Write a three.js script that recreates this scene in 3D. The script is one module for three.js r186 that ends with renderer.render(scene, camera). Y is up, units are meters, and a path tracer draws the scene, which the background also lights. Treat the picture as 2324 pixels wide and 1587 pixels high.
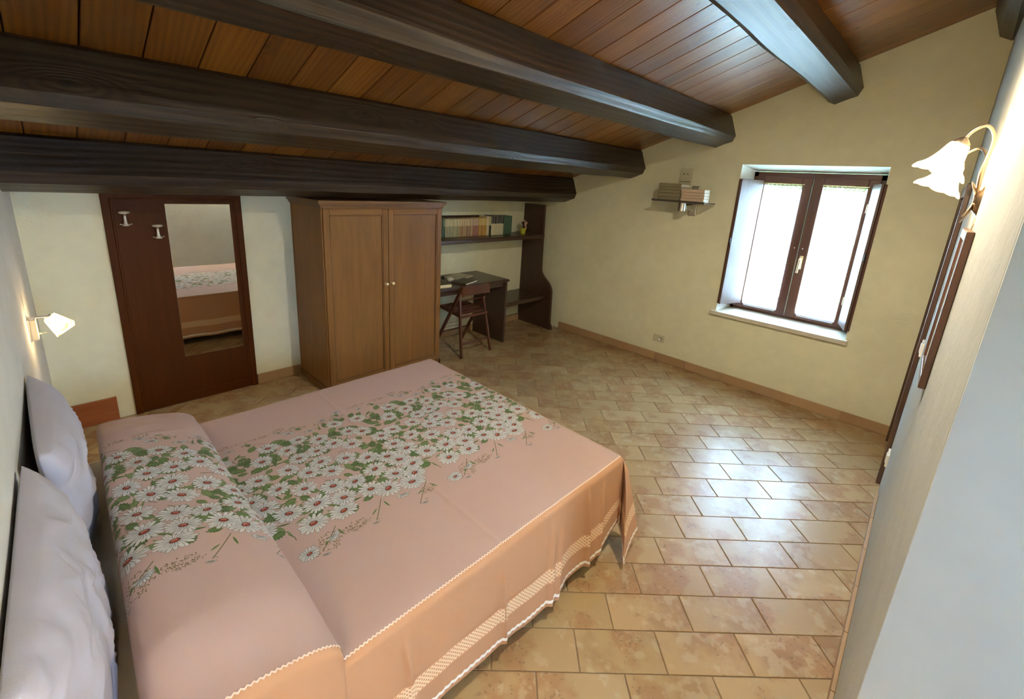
import * as THREE from 'three';
import { RoundedBoxGeometry } from 'three/addons/geometries/RoundedBoxGeometry.js';
import { mergeGeometries, mergeVertices, toCreasedNormals } from 'three/addons/utils/BufferGeometryUtils.js';

// ------------------------------------------------------------------ camera, sky, light, exposure
const scene = new THREE.Scene();
const W = 2324, H = 1587;
const camera = new THREE.PerspectiveCamera(2 * Math.atan(793.5 / 1022.47) * 180 / Math.PI, W / H, 0.02, 200);
camera.rotation.set(-0.2614, -0.8158, 0.0612, 'YXZ');
camera.position.set(0, 1.76, 0);
camera.setViewOffset(W, H, -1.49, 106.45, W, H);
scene.background = new THREE.Color().setRGB(13.5, 20.5, 29.5);       // bright hazy sky outside the windows
const renderer = new THREE.WebGLRenderer();
renderer.toneMapping = THREE.LinearToneMapping;
renderer.toneMappingExposure = 3.25;
renderer.shadowMap.enabled = true;
const WARM = new THREE.Color().setRGB(1.0, 0.74, 0.44);
const SCONCE_I = 0.13, BED_I = 0.14, BED2_I = 0.42, PENDANT_I = 2.9, PENDANT = new THREE.Color().setRGB(1.0, 0.90, 0.70);

// ------------------------------------------------------------------ room measures (metres)
const zA = -3.889, xB = 4.412, ROOF0 = 3.048, ROOFS = 0.363, TH = Math.atan(ROOFS), CT = Math.cos(TH), ST = Math.sin(TH);
const xC = (z) => -0.2 - 0.0265 * z;            // headboard wall, slightly out of square
const zD = (x) => 0.1 - 0.019 * x;                // wall with the door, slightly out of square
const xJ = 1.09, zH = 1.8;                        // corner beside the camera, hall end wall
const roofY = (z) => ROOF0 + ROOFS * z;

// ------------------------------------------------------------------ random, noise
let seed = 20240611;
const rnd = () => { seed = (seed * 1664525 + 1013904223) >>> 0; return seed / 4294967296; };
const rr = (a, b) => a + (b - a) * rnd();
const hash = (x, y) => { let h = (Math.imul(x, 374761393) + Math.imul(y, 668265263)) | 0; h = Math.imul(h ^ (h >>> 13), 1274126177); return ((h ^ (h >>> 16)) >>> 0) / 4294967296; };
const sm = (t) => t * t * (3 - 2 * t);
function vnoise(x, y, px = 1e6, py = 1e6) {       // value noise, periodic
  const x0 = Math.floor(x), y0 = Math.floor(y), fx = sm(x - x0), fy = sm(y - y0);
  const m = (a, p) => ((a % p) + p) % p;
  const X0 = m(x0, px), X1 = m(x0 + 1, px), Y0 = m(y0, py), Y1 = m(y0 + 1, py);
  const a = hash(X0, Y0), b = hash(X1, Y0), c = hash(X0, Y1), d = hash(X1, Y1);
  return a + (b - a) * fx + (c - a) * fy + (a - b - c + d) * fx * fy;
}
function fbm(x, y, o = 4, px = 1e6, py = 1e6) { let s = 0, a = 0.5; for (let i = 0; i < o; i++) { s += a * vnoise(x, y, px, py); x *= 2; y *= 2; px *= 2; py *= 2; a *= 0.5; } return s / (1 - Math.pow(0.5, o)); }
const mix = (a, b, t) => a + (b - a) * t, clamp = THREE.MathUtils.clamp, sstep = THREE.MathUtils.smoothstep;
const gauss = (x, s) => Math.exp(-x * x / (2 * s * s));

// ------------------------------------------------------------------ textures
function dataTex(w, h, fn, srgb = true) {
  const d = new Uint8Array(w * h * 4), c = [0, 0, 0];
  for (let y = 0; y < h; y++) for (let x = 0; x < w; x++) {
    fn(x / w, y / h, c); const i = (y * w + x) * 4;
    d[i] = clamp(c[0], 0, 255); d[i + 1] = clamp(c[1], 0, 255); d[i + 2] = clamp(c[2], 0, 255); d[i + 3] = 255;
  }
  const t = new THREE.DataTexture(d, w, h); t.wrapS = t.wrapT = THREE.RepeatWrapping; t.magFilter = THREE.LinearFilter; t.minFilter = THREE.LinearMipmapLinearFilter; t.generateMipmaps = true;
  if (srgb) t.colorSpace = THREE.SRGBColorSpace; t.needsUpdate = true; return t;
}
const withRepeat = (t, sx, sy) => { const c = t.clone(); c.repeat.set(sx, sy); c.needsUpdate = true; return c; };
// wood: uv in metres, u across the grain, v along it. w x h metres per repeat
function woodTex({ pw = 512, ph = 1024, dark, light, rings = 26, knots = 6, seedK = 1, streak = 0.5, knotCol, w = 0.75, h = 3, bump = false }) {
  const kn = []; const s0 = seed; seed = 7919 * seedK;
  for (let i = 0; i < knots; i++) kn.push([rnd(), rnd(), rr(0.012, 0.03), rr(4, 9)]);
  seed = s0;
  return dataTex(pw, ph, (u, v, c) => {
    const X = u * w, Y = v * h;
    let ph_ = 0, kd = 0;
    for (const [ku, kv, kr, ka] of kn) {
      let dx = u - ku; dx -= Math.round(dx); dx *= w; let dy = v - kv; dy -= Math.round(dy); dy *= h;
      const q = (dx * dx) / (kr * kr * 2.2) + (dy * dy) / (kr * kr * 22);
      if (q < 12) ph_ += ka * Math.exp(-q); const q2 = (dx * dx + dy * dy * 0.35) / (kr * kr * 0.12); if (q2 < 9) kd = Math.max(kd, Math.exp(-q2));
    }
    const warp = fbm(u * 4, v * 3, 3, 4, 3) * 5 + ph_;
    const g = 0.5 + 0.5 * Math.sin((u * rings * 2 + warp) * Math.PI);
    const fine = fbm(u * 160, v * 8, 3, 160, 8), mid = fbm(u * 24, v * 4, 3, 24, 4), big = fbm(u * 5, v * 2, 2, 5, 2);
    let t = 0.42 * g * streak + 0.35 * fine + 0.35 * mid + 0.35 * (big - 0.5); t = clamp(t * (1.15) , 0, 1);
    for (let k = 0; k < 3; k++) c[k] = mix(mix(dark[k], light[k], t), knotCol[k], kd * 0.8);
  }, !bump);
}
const pineT = woodTex({ dark: [150, 88, 30], light: [226, 168, 92], rings: 30, knots: 11, seedK: 3, streak: 0.6, knotCol: [66, 28, 8], pw: 1024, ph: 2048, w: 0.75, h: 3 });
const beamT = woodTex({ dark: [34, 24, 17], light: [92, 72, 55], rings: 18, knots: 12, seedK: 5, streak: 0.9, knotCol: [16, 10, 7], pw: 1024, ph: 2048, w: 0.8, h: 4 });
const beamBumpT = woodTex({ dark: [0, 0, 0], light: [255, 255, 255], rings: 18, knots: 12, seedK: 5, streak: 0.9, knotCol: [0, 0, 0], pw: 512, ph: 1024, w: 0.8, h: 4, bump: true });
const furnT = woodTex({ dark: [205, 203, 200], light: [255, 255, 255], rings: 14, knots: 0, seedK: 9, streak: 0.18, knotCol: [0, 0, 0], pw: 512, ph: 1024, w: 0.75, h: 1.5 });
const plasterBumpT = dataTex(512, 512, (u, v, c) => { const n = 150 * fbm(u * 6, v * 6, 5, 6, 6) + 60 * fbm(u * 40, v * 40, 3, 40, 40) + 18 * vnoise(u * 200, v * 200, 200, 200); c[0] = c[1] = c[2] = n; }, false);
const plasterT = dataTex(256, 256, (u, v, c) => { const n = 236 + 16 * (fbm(u * 5, v * 5, 4, 5, 5) - 0.5) + 8 * (fbm(u * 30, v * 30, 2, 30, 30) - 0.5); c[0] = n + 2; c[1] = n; c[2] = n - 3; });
const tileT = dataTex(1024, 1024, (u, v, c) => {
  const a = fbm(u * 7, v * 7, 5, 7, 7), b = fbm(u * 11 + 3.1, v * 11 + 7.7, 5, 11, 11), d = fbm(u * 40, v * 40, 4, 40, 40), e = fbm(u * 110, v * 110, 2, 110, 110);
  const r = sstep(b, 0.46, 0.66), k = sstep(a, 0.50, 0.72), l = sstep(d * 0.6 + a * 0.4, 0.52, 0.66), p = sstep(e, 0.68, 0.8) * sstep(b, 0.4, 0.6);
  const base = [214, 182, 132], red = [190, 138, 92], brown = [166, 122, 74], pale = [232, 212, 174];
  for (let i = 0; i < 3; i++) { let x = mix(base[i], red[i], r * 0.6); x = mix(x, brown[i], k * 0.45); x = mix(x, pale[i], l * 0.55); x = mix(x, 120 - i * 25, p * 0.35); c[i] = x; }
});
const tileBumpT = dataTex(512, 512, (u, v, c) => { c[0] = c[1] = c[2] = 200 * fbm(u * 9, v * 9, 4, 9, 9) + 55 * fbm(u * 60, v * 60, 3, 60, 60); }, false);
const weaveT = dataTex(256, 256, (u, v, c) => { const a = Math.sin(u * 128 * Math.PI) * Math.sin(v * 128 * Math.PI); c[0] = c[1] = c[2] = 120 + 60 * a + 60 * fbm(u * 12, v * 12, 3, 12, 12); }, false);

const BAND_Z0 = -2.24, BAND = 0.98, REP = 0.637;
function daisyTex() {
  const cw = 1024, ch = Math.round(1024 * BAND / REP), S = cw / REP, cv = document.createElement('canvas'); cv.width = cw; cv.height = ch;
  const g = cv.getContext('2d'); const s0 = seed; seed = 4242;
  g.fillStyle = '#ffffff'; g.fillStyle = 'rgb(224,190,177)'; g.fillRect(0, 0, cw, ch);
  const at = (x, z, fn) => { const X = ((x % REP) + REP) % REP * S, Y = (z - BAND_Z0) * S; for (const o of [-cw, 0, cw]) { g.save(); g.translate(X + o, Y); const q = seed; fn(); if (o !== cw) seed = q; g.restore(); } };
  const leaf = (L, a, col) => {
    g.rotate(a); const n = 5; g.beginPath(); g.moveTo(0, 0);
    for (let i = 0; i <= n; i++) { const t = i / n, w = L * 0.42 * Math.sin(Math.PI * (0.12 + 0.8 * t)); g.quadraticCurveTo(L * (t - 0.12), w * 0.62, L * (t - 0.02), w * (i === n ? 0.1 : 1.05)); g.lineTo(L * (t + 0.06), w * 0.55); }
    g.lineTo(L * 1.08, 0);
    for (let i = n; i >= 0; i--) { const t = i / n, w = L * 0.42 * Math.sin(Math.PI * (0.12 + 0.8 * t)); g.lineTo(L * (t + 0.06), -w * 0.55); g.quadraticCurveTo(L * (t + 0.02), -w * 1.1, L * (t - 0.1), -w * 0.7); }
    g.closePath(); g.fillStyle = col; g.fill(); g.strokeStyle = 'rgba(52,76,38,.7)'; g.lineWidth = 2; g.stroke();
    g.beginPath(); g.moveTo(0, 0); g.lineTo(L, 0); for (let i = 1; i < 5; i++) { g.moveTo(L * i / 5, 0); g.lineTo(L * (i / 5 + 0.14), L * 0.2); g.moveTo(L * i / 5, 0); g.lineTo(L * (i / 5 + 0.14), -L * 0.2); }
    g.strokeStyle = 'rgba(150,178,110,.6)'; g.lineWidth = 2; g.stroke();
  };
  const lance = (L, a, col) => { g.rotate(a); g.beginPath(); g.moveTo(0, 0); g.quadraticCurveTo(L * 0.5, L * 0.2, L, 0); g.quadraticCurveTo(L * 0.45, -L * 0.14, 0, 0); g.fillStyle = col; g.fill(); };
  const stem = (x, z, dx, dz, bend, w = 4) => at(x, z, () => { g.beginPath(); g.moveTo(0, 0); g.quadraticCurveTo(dx * S * 0.5 + bend * S, dz * S * 0.5 - bend * S * 0.3, dx * S, dz * S); g.strokeStyle = 'rgb(92,98,58)'; g.lineWidth = w; g.stroke(); });
  const specks = (x, z, w, h, n) => at(x, z, () => { for (let i = 0; i < n; i++) { const a = rr(0, 6.28), q = Math.sqrt(rnd()); g.fillStyle = rnd() < 0.5 ? 'rgba(98,88,48,.85)' : 'rgba(140,122,82,.8)'; g.beginPath(); g.ellipse(Math.cos(a) * q * w * S, Math.sin(a) * q * h * S, rr(2.5, 5), rr(1.8, 3.4), rr(0, 3), 0, 7); g.fill(); } });
  const GREENS = ['rgb(112,140,76)', 'rgb(98,130,66)', 'rgb(128,152,90)', 'rgb(90,118,62)'];
  const daisy = (R, ecc, rot, side) => {
    g.rotate(rot); g.scale(1, ecc); const n = 17 + Math.floor(rnd() * 4);
    const lay = side ? [[1, 0]] : [[1, 0]];
    for (const [rs, ph] of lay) for (let i = 0; i < n; i++) {
      const a = (i + ph * 3 + rr(-0.25, 0.25)) / n * 6.283, L = R * rs * rr(0.86, 1.06), w = R * rr(0.125, 0.155);
      if (side && Math.sin(a) < -0.25) continue;
      g.save(); g.rotate(a); g.beginPath(); g.moveTo(R * 0.12, -w * 0.3); g.quadraticCurveTo(L * 0.6, -w * 1.15, L * 0.96, -w * 0.55); g.lineTo(L * 0.93, -w * 0.05); g.lineTo(L, w * 0.35); g.quadraticCurveTo(L * 0.6, w * 1.15, R * 0.12, w * 0.3); g.closePath();
      g.fillStyle = rnd() < 0.3 ? 'rgb(236,236,232)' : 'rgb(247,246,241)'; g.fill(); g.strokeStyle = 'rgba(104,110,104,.75)'; g.lineWidth = 2; g.stroke();
      g.beginPath(); g.moveTo(R * 0.2, 0); g.lineTo(L * rr(0.5, 0.8), 0); g.strokeStyle = 'rgba(96,102,108,.6)'; g.lineWidth = 2.6; g.stroke();
      g.beginPath(); g.moveTo(R * 0.2, w * 0.35); g.lineTo(L * rr(0.35, 0.5), w * 0.4); g.strokeStyle = 'rgba(110,116,120,.45)'; g.lineWidth = 2; g.stroke();
      g.restore();
    }
    if (side) return;
    g.beginPath(); g.ellipse(0, 0, R * 0.25, R * 0.2, 0, 0, 7); g.fillStyle = 'rgb(88,30,18)'; g.fill();
    g.beginPath(); g.ellipse(0, 0, R * 0.2, R * 0.155, 0, 0, 7); g.fillStyle = 'rgb(172,66,38)'; g.fill();
    g.beginPath(); g.arc(0, R * 0.02, R * 0.12, 3.6, 5.9); g.strokeStyle = 'rgb(238,190,160)'; g.lineWidth = R * 0.06; g.stroke();
  };
  const P = [[.440, -1.659], [.478, -1.847], [.500, -1.576], [.521, -1.743], [.533, -1.974], [.546, -1.464], [.587, -2.067], [.596, -1.843], [.600, -1.678], [.601, -1.559], [.647, -1.991], [.655, -1.769], [.663, -1.897], [.693, -1.618], [.694, -1.523], [.720, -2.052], [.725, -1.812], [.733, -1.718], [.747, -1.904], [.775, -1.589], [.796, -1.995], [.823, -1.770], [.834, -1.915], [.856, -1.456], [.897, -1.857], [.913, -2.082], [.931, -1.522], [.938, -1.972], [.953, -1.427], [.971, -1.659], [1.03, -1.536], [1.05, -1.729], [1.04, -1.83], [1.03, -2.06], [1.0, -1.60], [.99, -1.93], [.88, -1.61], [.90, -1.71], [.66, -1.455], [.80, -1.50], [.995, -1.47]];
  // loose sprays along both edges of the band
  for (let k = 0; k < 6; k++) { specks(rr(0, REP), rr(-1.36, -1.3), rr(.03, .055), rr(.02, .035), 60); specks(rr(0, REP), rr(-2.2, -2.12), rr(.03, .06), rr(.014, .024), 45); }
  for (const [x, z] of [[.60, -1.40], [.80, -1.42], [1.0, -1.39]]) { stem(x, z, rr(-.06, -.1), rr(.08, .11), rr(-.01, .02)); at(x - .04, z + .04, () => lance(62, rr(2, 3), GREENS[0])); at(x, z + .02, () => lance(70, rr(0.6, 1.6), GREENS[1])); at(x - .07, z + .09, () => { lance(22, rr(0.5, 1), 'rgb(92,104,62)'); }); at(x - .08, z + .105, () => daisy(24, 0.6, 0.2, true)); }
  for (const [x, z] of [[.50, -2.16], [.72, -2.18], [.93, -2.17]]) { stem(x, z, rr(.05, .1), rr(.03, .06), rr(-.02, .02), 3); at(x, z, () => lance(52, rr(-.5, .6), GREENS[2])); at(x + .03, z + .02, () => leaf(44, rr(-2, 1), GREENS[0])); at(x - .05, z + .01, () => daisy(40, 0.4, rr(-.4, .2))); }
  // leaves filling the gaps
  for (let k = 0; k < 420; k++) { const x = rr(0, REP), z = rr(-2.1, -1.42); let dmin = 9; for (const [px, pz] of P) { let dx = (x - px) % REP; dx -= Math.round(dx / REP) * REP; dmin = Math.min(dmin, Math.hypot(dx, z - pz)); } if (dmin < 0.02) continue; const dens = gauss(z + 1.75, .26); if (rnd() > 0.25 + 0.55 * dens) continue; at(x, z, () => (rnd() < 0.75 ? leaf(rr(50, 84), rr(0, 6.28), GREENS[Math.floor(rnd() * 4)]) : lance(rr(60, 100), rr(0, 6.28), GREENS[Math.floor(rnd() * 4)]))); }
  for (let k = 0; k < 22; k++) stem(rr(0, REP), rr(-2.08, -1.45), rr(-.08, .08), rr(-.06, .06), rr(-.03, .03), 4);
  for (const [x, z] of [[.706, -2.137], [.795, -2.10], [.972, -2.19], [.478, -1.333], [.57, -1.36], [.88, -1.385]]) at(x, z, () => daisy(x === .478 ? 62 : 48, z < -2 ? 0.5 : 0.85, rr(-.5, .5), z > -2 && x !== .478));
  for (const [x, z] of [...P].sort((a, b) => hash(a[0] * 1000 | 0, 3) - hash(b[0] * 1000 | 0, 3))) { const R = mix(76, 98, clamp((z + 2.1) / 0.7, 0, 1)) * rr(0.94, 1.06); at(x, z, () => daisy(R, rr(0.8, 0.98), rr(-.6, .6))); }
  seed = s0;
  const t = new THREE.CanvasTexture(cv); t.colorSpace = THREE.SRGBColorSpace; t.wrapS = THREE.RepeatWrapping; t.wrapT = THREE.ClampToEdgeWrapping; return t;
}
const laceT = dataTex(128, 128, (u, v, c) => { const a = Math.abs(((u + v) * 4) % 1 - 0.5), b = Math.abs(((u - v + 8) * 4) % 1 - 0.5); const hole = a > 0.2 && b > 0.2, edge = v < 0.07 || v > 0.93; const col = edge ? [220, 166, 128] : hole ? [206, 152, 114] : [242, 216, 182]; c[0] = col[0]; c[1] = col[1]; c[2] = col[2]; });
const laceAlphaT = dataTex(128, 512, (u, v, c) => { const near = Math.min(u, 1 - u); let a = 255; if (near < 0.13 && v < 0.62) { const q = Math.sin(u * 90 + 3 * Math.sin(v * 60)) * Math.sin(v * 230 + 2 * Math.sin(u * 40)); if (q > 0.35 + v * 0.75) a = 0; } c[0] = c[1] = c[2] = a; }, false);

// ------------------------------------------------------------------ materials
const std = (o) => new THREE.MeshStandardMaterial(o), phy = (o) => new THREE.MeshPhysicalMaterial(o);
const lin = (r, g, b) => new THREE.Color().setRGB(r, g, b);
const plasterMap = withRepeat(plasterT, 0.5, 0.5), plasterBump = withRepeat(plasterBumpT, 0.8, 0.8);
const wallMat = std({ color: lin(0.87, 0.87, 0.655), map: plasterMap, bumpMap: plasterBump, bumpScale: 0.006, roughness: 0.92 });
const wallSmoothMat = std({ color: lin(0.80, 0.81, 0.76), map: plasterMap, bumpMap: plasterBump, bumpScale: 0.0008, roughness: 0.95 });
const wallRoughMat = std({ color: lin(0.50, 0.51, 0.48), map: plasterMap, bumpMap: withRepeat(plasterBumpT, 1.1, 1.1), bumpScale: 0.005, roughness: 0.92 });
const revealMat = std({ color: lin(0.88, 0.89, 0.87), bumpMap: plasterBump, bumpScale: 0.0008, roughness: 0.8 });
const stoneMat = std({ color: lin(0.72, 0.69, 0.58), map: plasterMap, roughness: 0.45 });
const pineMap = withRepeat(pineT, 1 / 0.75, 1 / 3), beamMap = withRepeat(beamT, 1 / 0.8, 1 / 4), beamBump = withRepeat(beamBumpT, 1 / 0.8, 1 / 4), furnMap = withRepeat(furnT, 1 / 0.75, 1 / 1.5);
const pineMats = [0.31, 0.36, 0.41, 0.34].map((k, i) => phy({ color: lin(k, k * 0.76, k * 0.30), map: pineMap, roughness: 0.42, clearcoat: 0.35, clearcoatRoughness: 0.26 }));
const beamMat = phy({ color: lin(0.40, 0.34, 0.27), map: beamMap, bumpMap: beamBump, bumpScale: 0.002, roughness: 0.43, clearcoat: 0.15, clearcoatRoughness: 0.35 });
const wood = (r, g, b, rough = 0.4, coat = 0.3) => phy({ color: lin(r, g, b), map: furnMap, roughness: rough, clearcoat: coat, clearcoatRoughness: 0.25, specularIntensity: 0.5 });
const wardrobeMat = wood(0.27, 0.125, 0.034, 0.5, 0.08), wardrobeTrim = wood(0.20, 0.09, 0.028, 0.45, 0.12);
const doorMat = wood(0.088, 0.023, 0.003, 0.5, 0.0), deskMat = wood(0.075, 0.040, 0.026, 0.35, 0.35), chairMat = wood(0.13, 0.045, 0.024, 0.4, 0.3);
const windowMat = wood(0.14, 0.062, 0.042, 0.45, 0.3), shutterMat = wood(0.20, 0.14, 0.12, 0.4, 0.4), frameMat = wood(0.09, 0.04, 0.024, 0.4, 0.3), casingMat = wood(0.10, 0.05, 0.032, 0.4, 0.4), boardMat = wood(0.42, 0.13, 0.045, 0.45, 0.2);
const grainMat = [doorMat, deskMat]; doorMat.specularIntensity = 0.22; wardrobeMat.specularIntensity = 0.35;
const groutMat = std({ color: lin(0.22, 0.16, 0.105), roughness: 0.9 });
const tileMap = withRepeat(tileT, 0.7, 0.7), tileBump = withRepeat(tileBumpT, 1.5, 1.5);
const tileMats = [[0.86, 0.82, 0.76], [0.95, 0.93, 0.9], [0.80, 0.73, 0.66], [0.92, 0.86, 0.78], [0.84, 0.80, 0.72]].map(([r, g, b]) => phy({ color: lin(r * 0.62, g * 0.66, b * 0.74), map: tileMap, bumpMap: tileBump, bumpScale: 0.001, roughness: 0.36, clearcoat: 0.28, clearcoatRoughness: 0.22 }));
const skirtMat = [std({ color: lin(0.46, 0.30, 0.155), map: plasterMap, roughness: 0.5 }), std({ color: lin(0.42, 0.27, 0.14), map: plasterMap, roughness: 0.5 }), std({ color: lin(0.50, 0.33, 0.18), map: plasterMap, roughness: 0.5 })];
const silver = std({ color: lin(0.62, 0.60, 0.56), metalness: 1, roughness: 0.32 }), brass = std({ color: lin(0.88, 0.74, 0.44), metalness: 0.65, roughness: 0.25 }), bronze = std({ color: lin(0.42, 0.33, 0.24), metalness: 1, roughness: 0.34 }), pewter = std({ color: lin(0.50, 0.46, 0.37), metalness: 0.5, roughness: 0.4 });
const blackIron = std({ color: lin(0.03, 0.03, 0.03), metalness: 0.6, roughness: 0.5 });
const plastic = std({ color: lin(0.58, 0.55, 0.38), roughness: 0.45 }), plasticDark = std({ color: lin(0.05, 0.05, 0.04), roughness: 0.6 }), whitePlastic = std({ color: lin(0.8, 0.79, 0.72), roughness: 0.4 });
const glassMat = phy({ color: lin(1, 1, 1), transmission: 1, thickness: 0, roughness: 0, ior: 1.5 });
const mirrorMat = std({ color: lin(0.86, 0.88, 0.85), metalness: 1, roughness: 0.015 });
const pageMat = std({ color: lin(0.78, 0.70, 0.50), roughness: 0.8 });

// ------------------------------------------------------------------ helpers
const used = new Map();
const numbered = (n) => { const k = used.get(n) || 0; used.set(n, k + 1); return k ? `${n}_${String(k).padStart(3, '0')}` : n; };
function mesh(name, geo, mat, parent) { const m = new THREE.Mesh(geo, mat); m.name = parent && parent !== scene ? name : numbered(name); m.castShadow = m.receiveShadow = true; (parent || scene).add(m); return m; }
function tag(o, label, category, group) { o.userData.label = label; o.userData.category = category; if (group) o.userData.group = group; return o; }
function thing(name, label, category, pos = [0, 0, 0], turn = 0, group) { const g = new THREE.Group(); g.name = numbered(name); g.position.set(...pos); g.rotation.y = turn; scene.add(g); return tag(g, label, category, group); }
function structure(name, pos = [0, 0, 0]) { const g = new THREE.Group(); g.name = numbered(name); g.position.set(...pos); scene.add(g); g.userData.kind = 'structure'; return g; }
const struct = (name, geo, mat) => { const m = mesh(name, geo, mat); m.userData.kind = 'structure'; return m; };
const clean = (g) => { const q = g.index ? g.toNonIndexed() : g.clone(); for (const k of Object.keys(q.attributes)) if (!['position', 'normal', 'uv', 'color'].includes(k)) q.deleteAttribute(k); q.clearGroups?.(); return q; };
const join = (...gs) => mergeGeometries(gs.flat().map(clean));
// metre uv, v along the grain axis
function grain(geo, axis = 'y', off) {
  const g = clean(geo), p = g.attributes.position, n = g.attributes.normal, uv = new Float32Array(p.count * 2), A = { x: 0, y: 1, z: 2 }[axis], o = off || [rnd() * 3, rnd() * 3];
  const others = [0, 1, 2].filter((i) => i !== A);
  for (let i = 0; i < p.count; i++) {
    const P = [p.getX(i), p.getY(i), p.getZ(i)], N = [Math.abs(n.getX(i)), Math.abs(n.getY(i)), Math.abs(n.getZ(i))];
    const acr = N[A] > 0.8 ? others[0] : (N[others[0]] > N[others[1]] ? others[1] : others[0]);
    uv[2 * i] = P[acr] + o[0]; uv[2 * i + 1] = (N[A] > 0.8 ? P[others[1]] : P[A]) + o[1];
  }
  g.setAttribute('uv', new THREE.BufferAttribute(uv, 2)); return g;
}
function box(x0, x1, y0, y1, z0, z1, r = 0.003, axis) { const w = Math.abs(x1 - x0), h = Math.abs(y1 - y0), d = Math.abs(z1 - z0), rad = Math.min(r, w * 0.45, h * 0.45, d * 0.45); const g = rad > 0 ? new RoundedBoxGeometry(w, h, d, 1, rad) : new THREE.BoxGeometry(w, h, d); g.translate((x0 + x1) / 2, (y0 + y1) / 2, (z0 + z1) / 2); return grain(g, axis || (h > w && h > d ? 'y' : w > d ? 'x' : 'z')); }
function bar(p, q, w, d, r = 0.003, up = [0, 0, 1]) {   // beam from p to q, w along up-ish axis, d across
  const a = new THREE.Vector3(...p), b = new THREE.Vector3(...q), y = b.clone().sub(a), L = y.length(); y.normalize();
  const z = new THREE.Vector3(...up); z.addScaledVector(y, -z.dot(y)).normalize(); const x = new THREE.Vector3().crossVectors(y, z);
  const g = grain(new RoundedBoxGeometry(d, L, w, 1, Math.min(r, w * 0.45, d * 0.45)), 'y'); g.applyMatrix4(new THREE.Matrix4().makeBasis(x, y, z).setPosition(a.add(b).multiplyScalar(0.5))); return g;
}
const tube = (pts, r, seg = 24, rs = 8) => new THREE.TubeGeometry(new THREE.CatmullRomCurve3(pts.map((p) => new THREE.Vector3(...p))), seg, r, rs);
const lathe = (pts, seg = 20) => new THREE.LatheGeometry(pts.map(([x, y]) => new THREE.Vector2(x, y)), seg);
// slab from corner points of a convex outline in 3D, thickened along vector t
function slab(pts, t) {
  const n = pts.length, pos = [], V = pts.map((p) => new THREE.Vector3(...p)), T = new THREE.Vector3(...t), U = V.map((v) => v.clone().add(T));
  const tri = (a, b, c) => pos.push(...a.toArray(), ...b.toArray(), ...c.toArray());
  for (let i = 1; i < n - 1; i++) { tri(V[0], V[i], V[i + 1]); tri(U[0], U[i + 1], U[i]); }
  for (let i = 0; i < n; i++) { const j = (i + 1) % n; tri(V[i], U[i], U[j]); tri(V[i], U[j], V[j]); }
  const g = new THREE.BufferGeometry(); g.setAttribute('position', new THREE.Float32BufferAttribute(pos, 3));
  const N = V[1].clone().sub(V[0]).cross(V[2].clone().sub(V[0])); if (N.dot(T) > 0) { const a = g.attributes.position.array; for (let i = 0; i < a.length; i += 9) for (let k = 0; k < 3; k++) { const s = a[i + 3 + k]; a[i + 3 + k] = a[i + 6 + k]; a[i + 6 + k] = s; } }
  g.computeVertexNormals(); g.setAttribute('uv', new THREE.Float32BufferAttribute(new Float32Array(pos.length / 3 * 2), 2)); return grain(g, 'y', [0, 0]);
}
const extrudeX = (shape, x0, x1, opt = {}) => { const g = new THREE.ExtrudeGeometry(shape, { depth: x1 - x0, bevelEnabled: false, curveSegments: 14, ...opt }); g.rotateY(Math.PI / 2); g.translate(x0, 0, 0); return g; };   // shape (x=-z, y)

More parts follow.
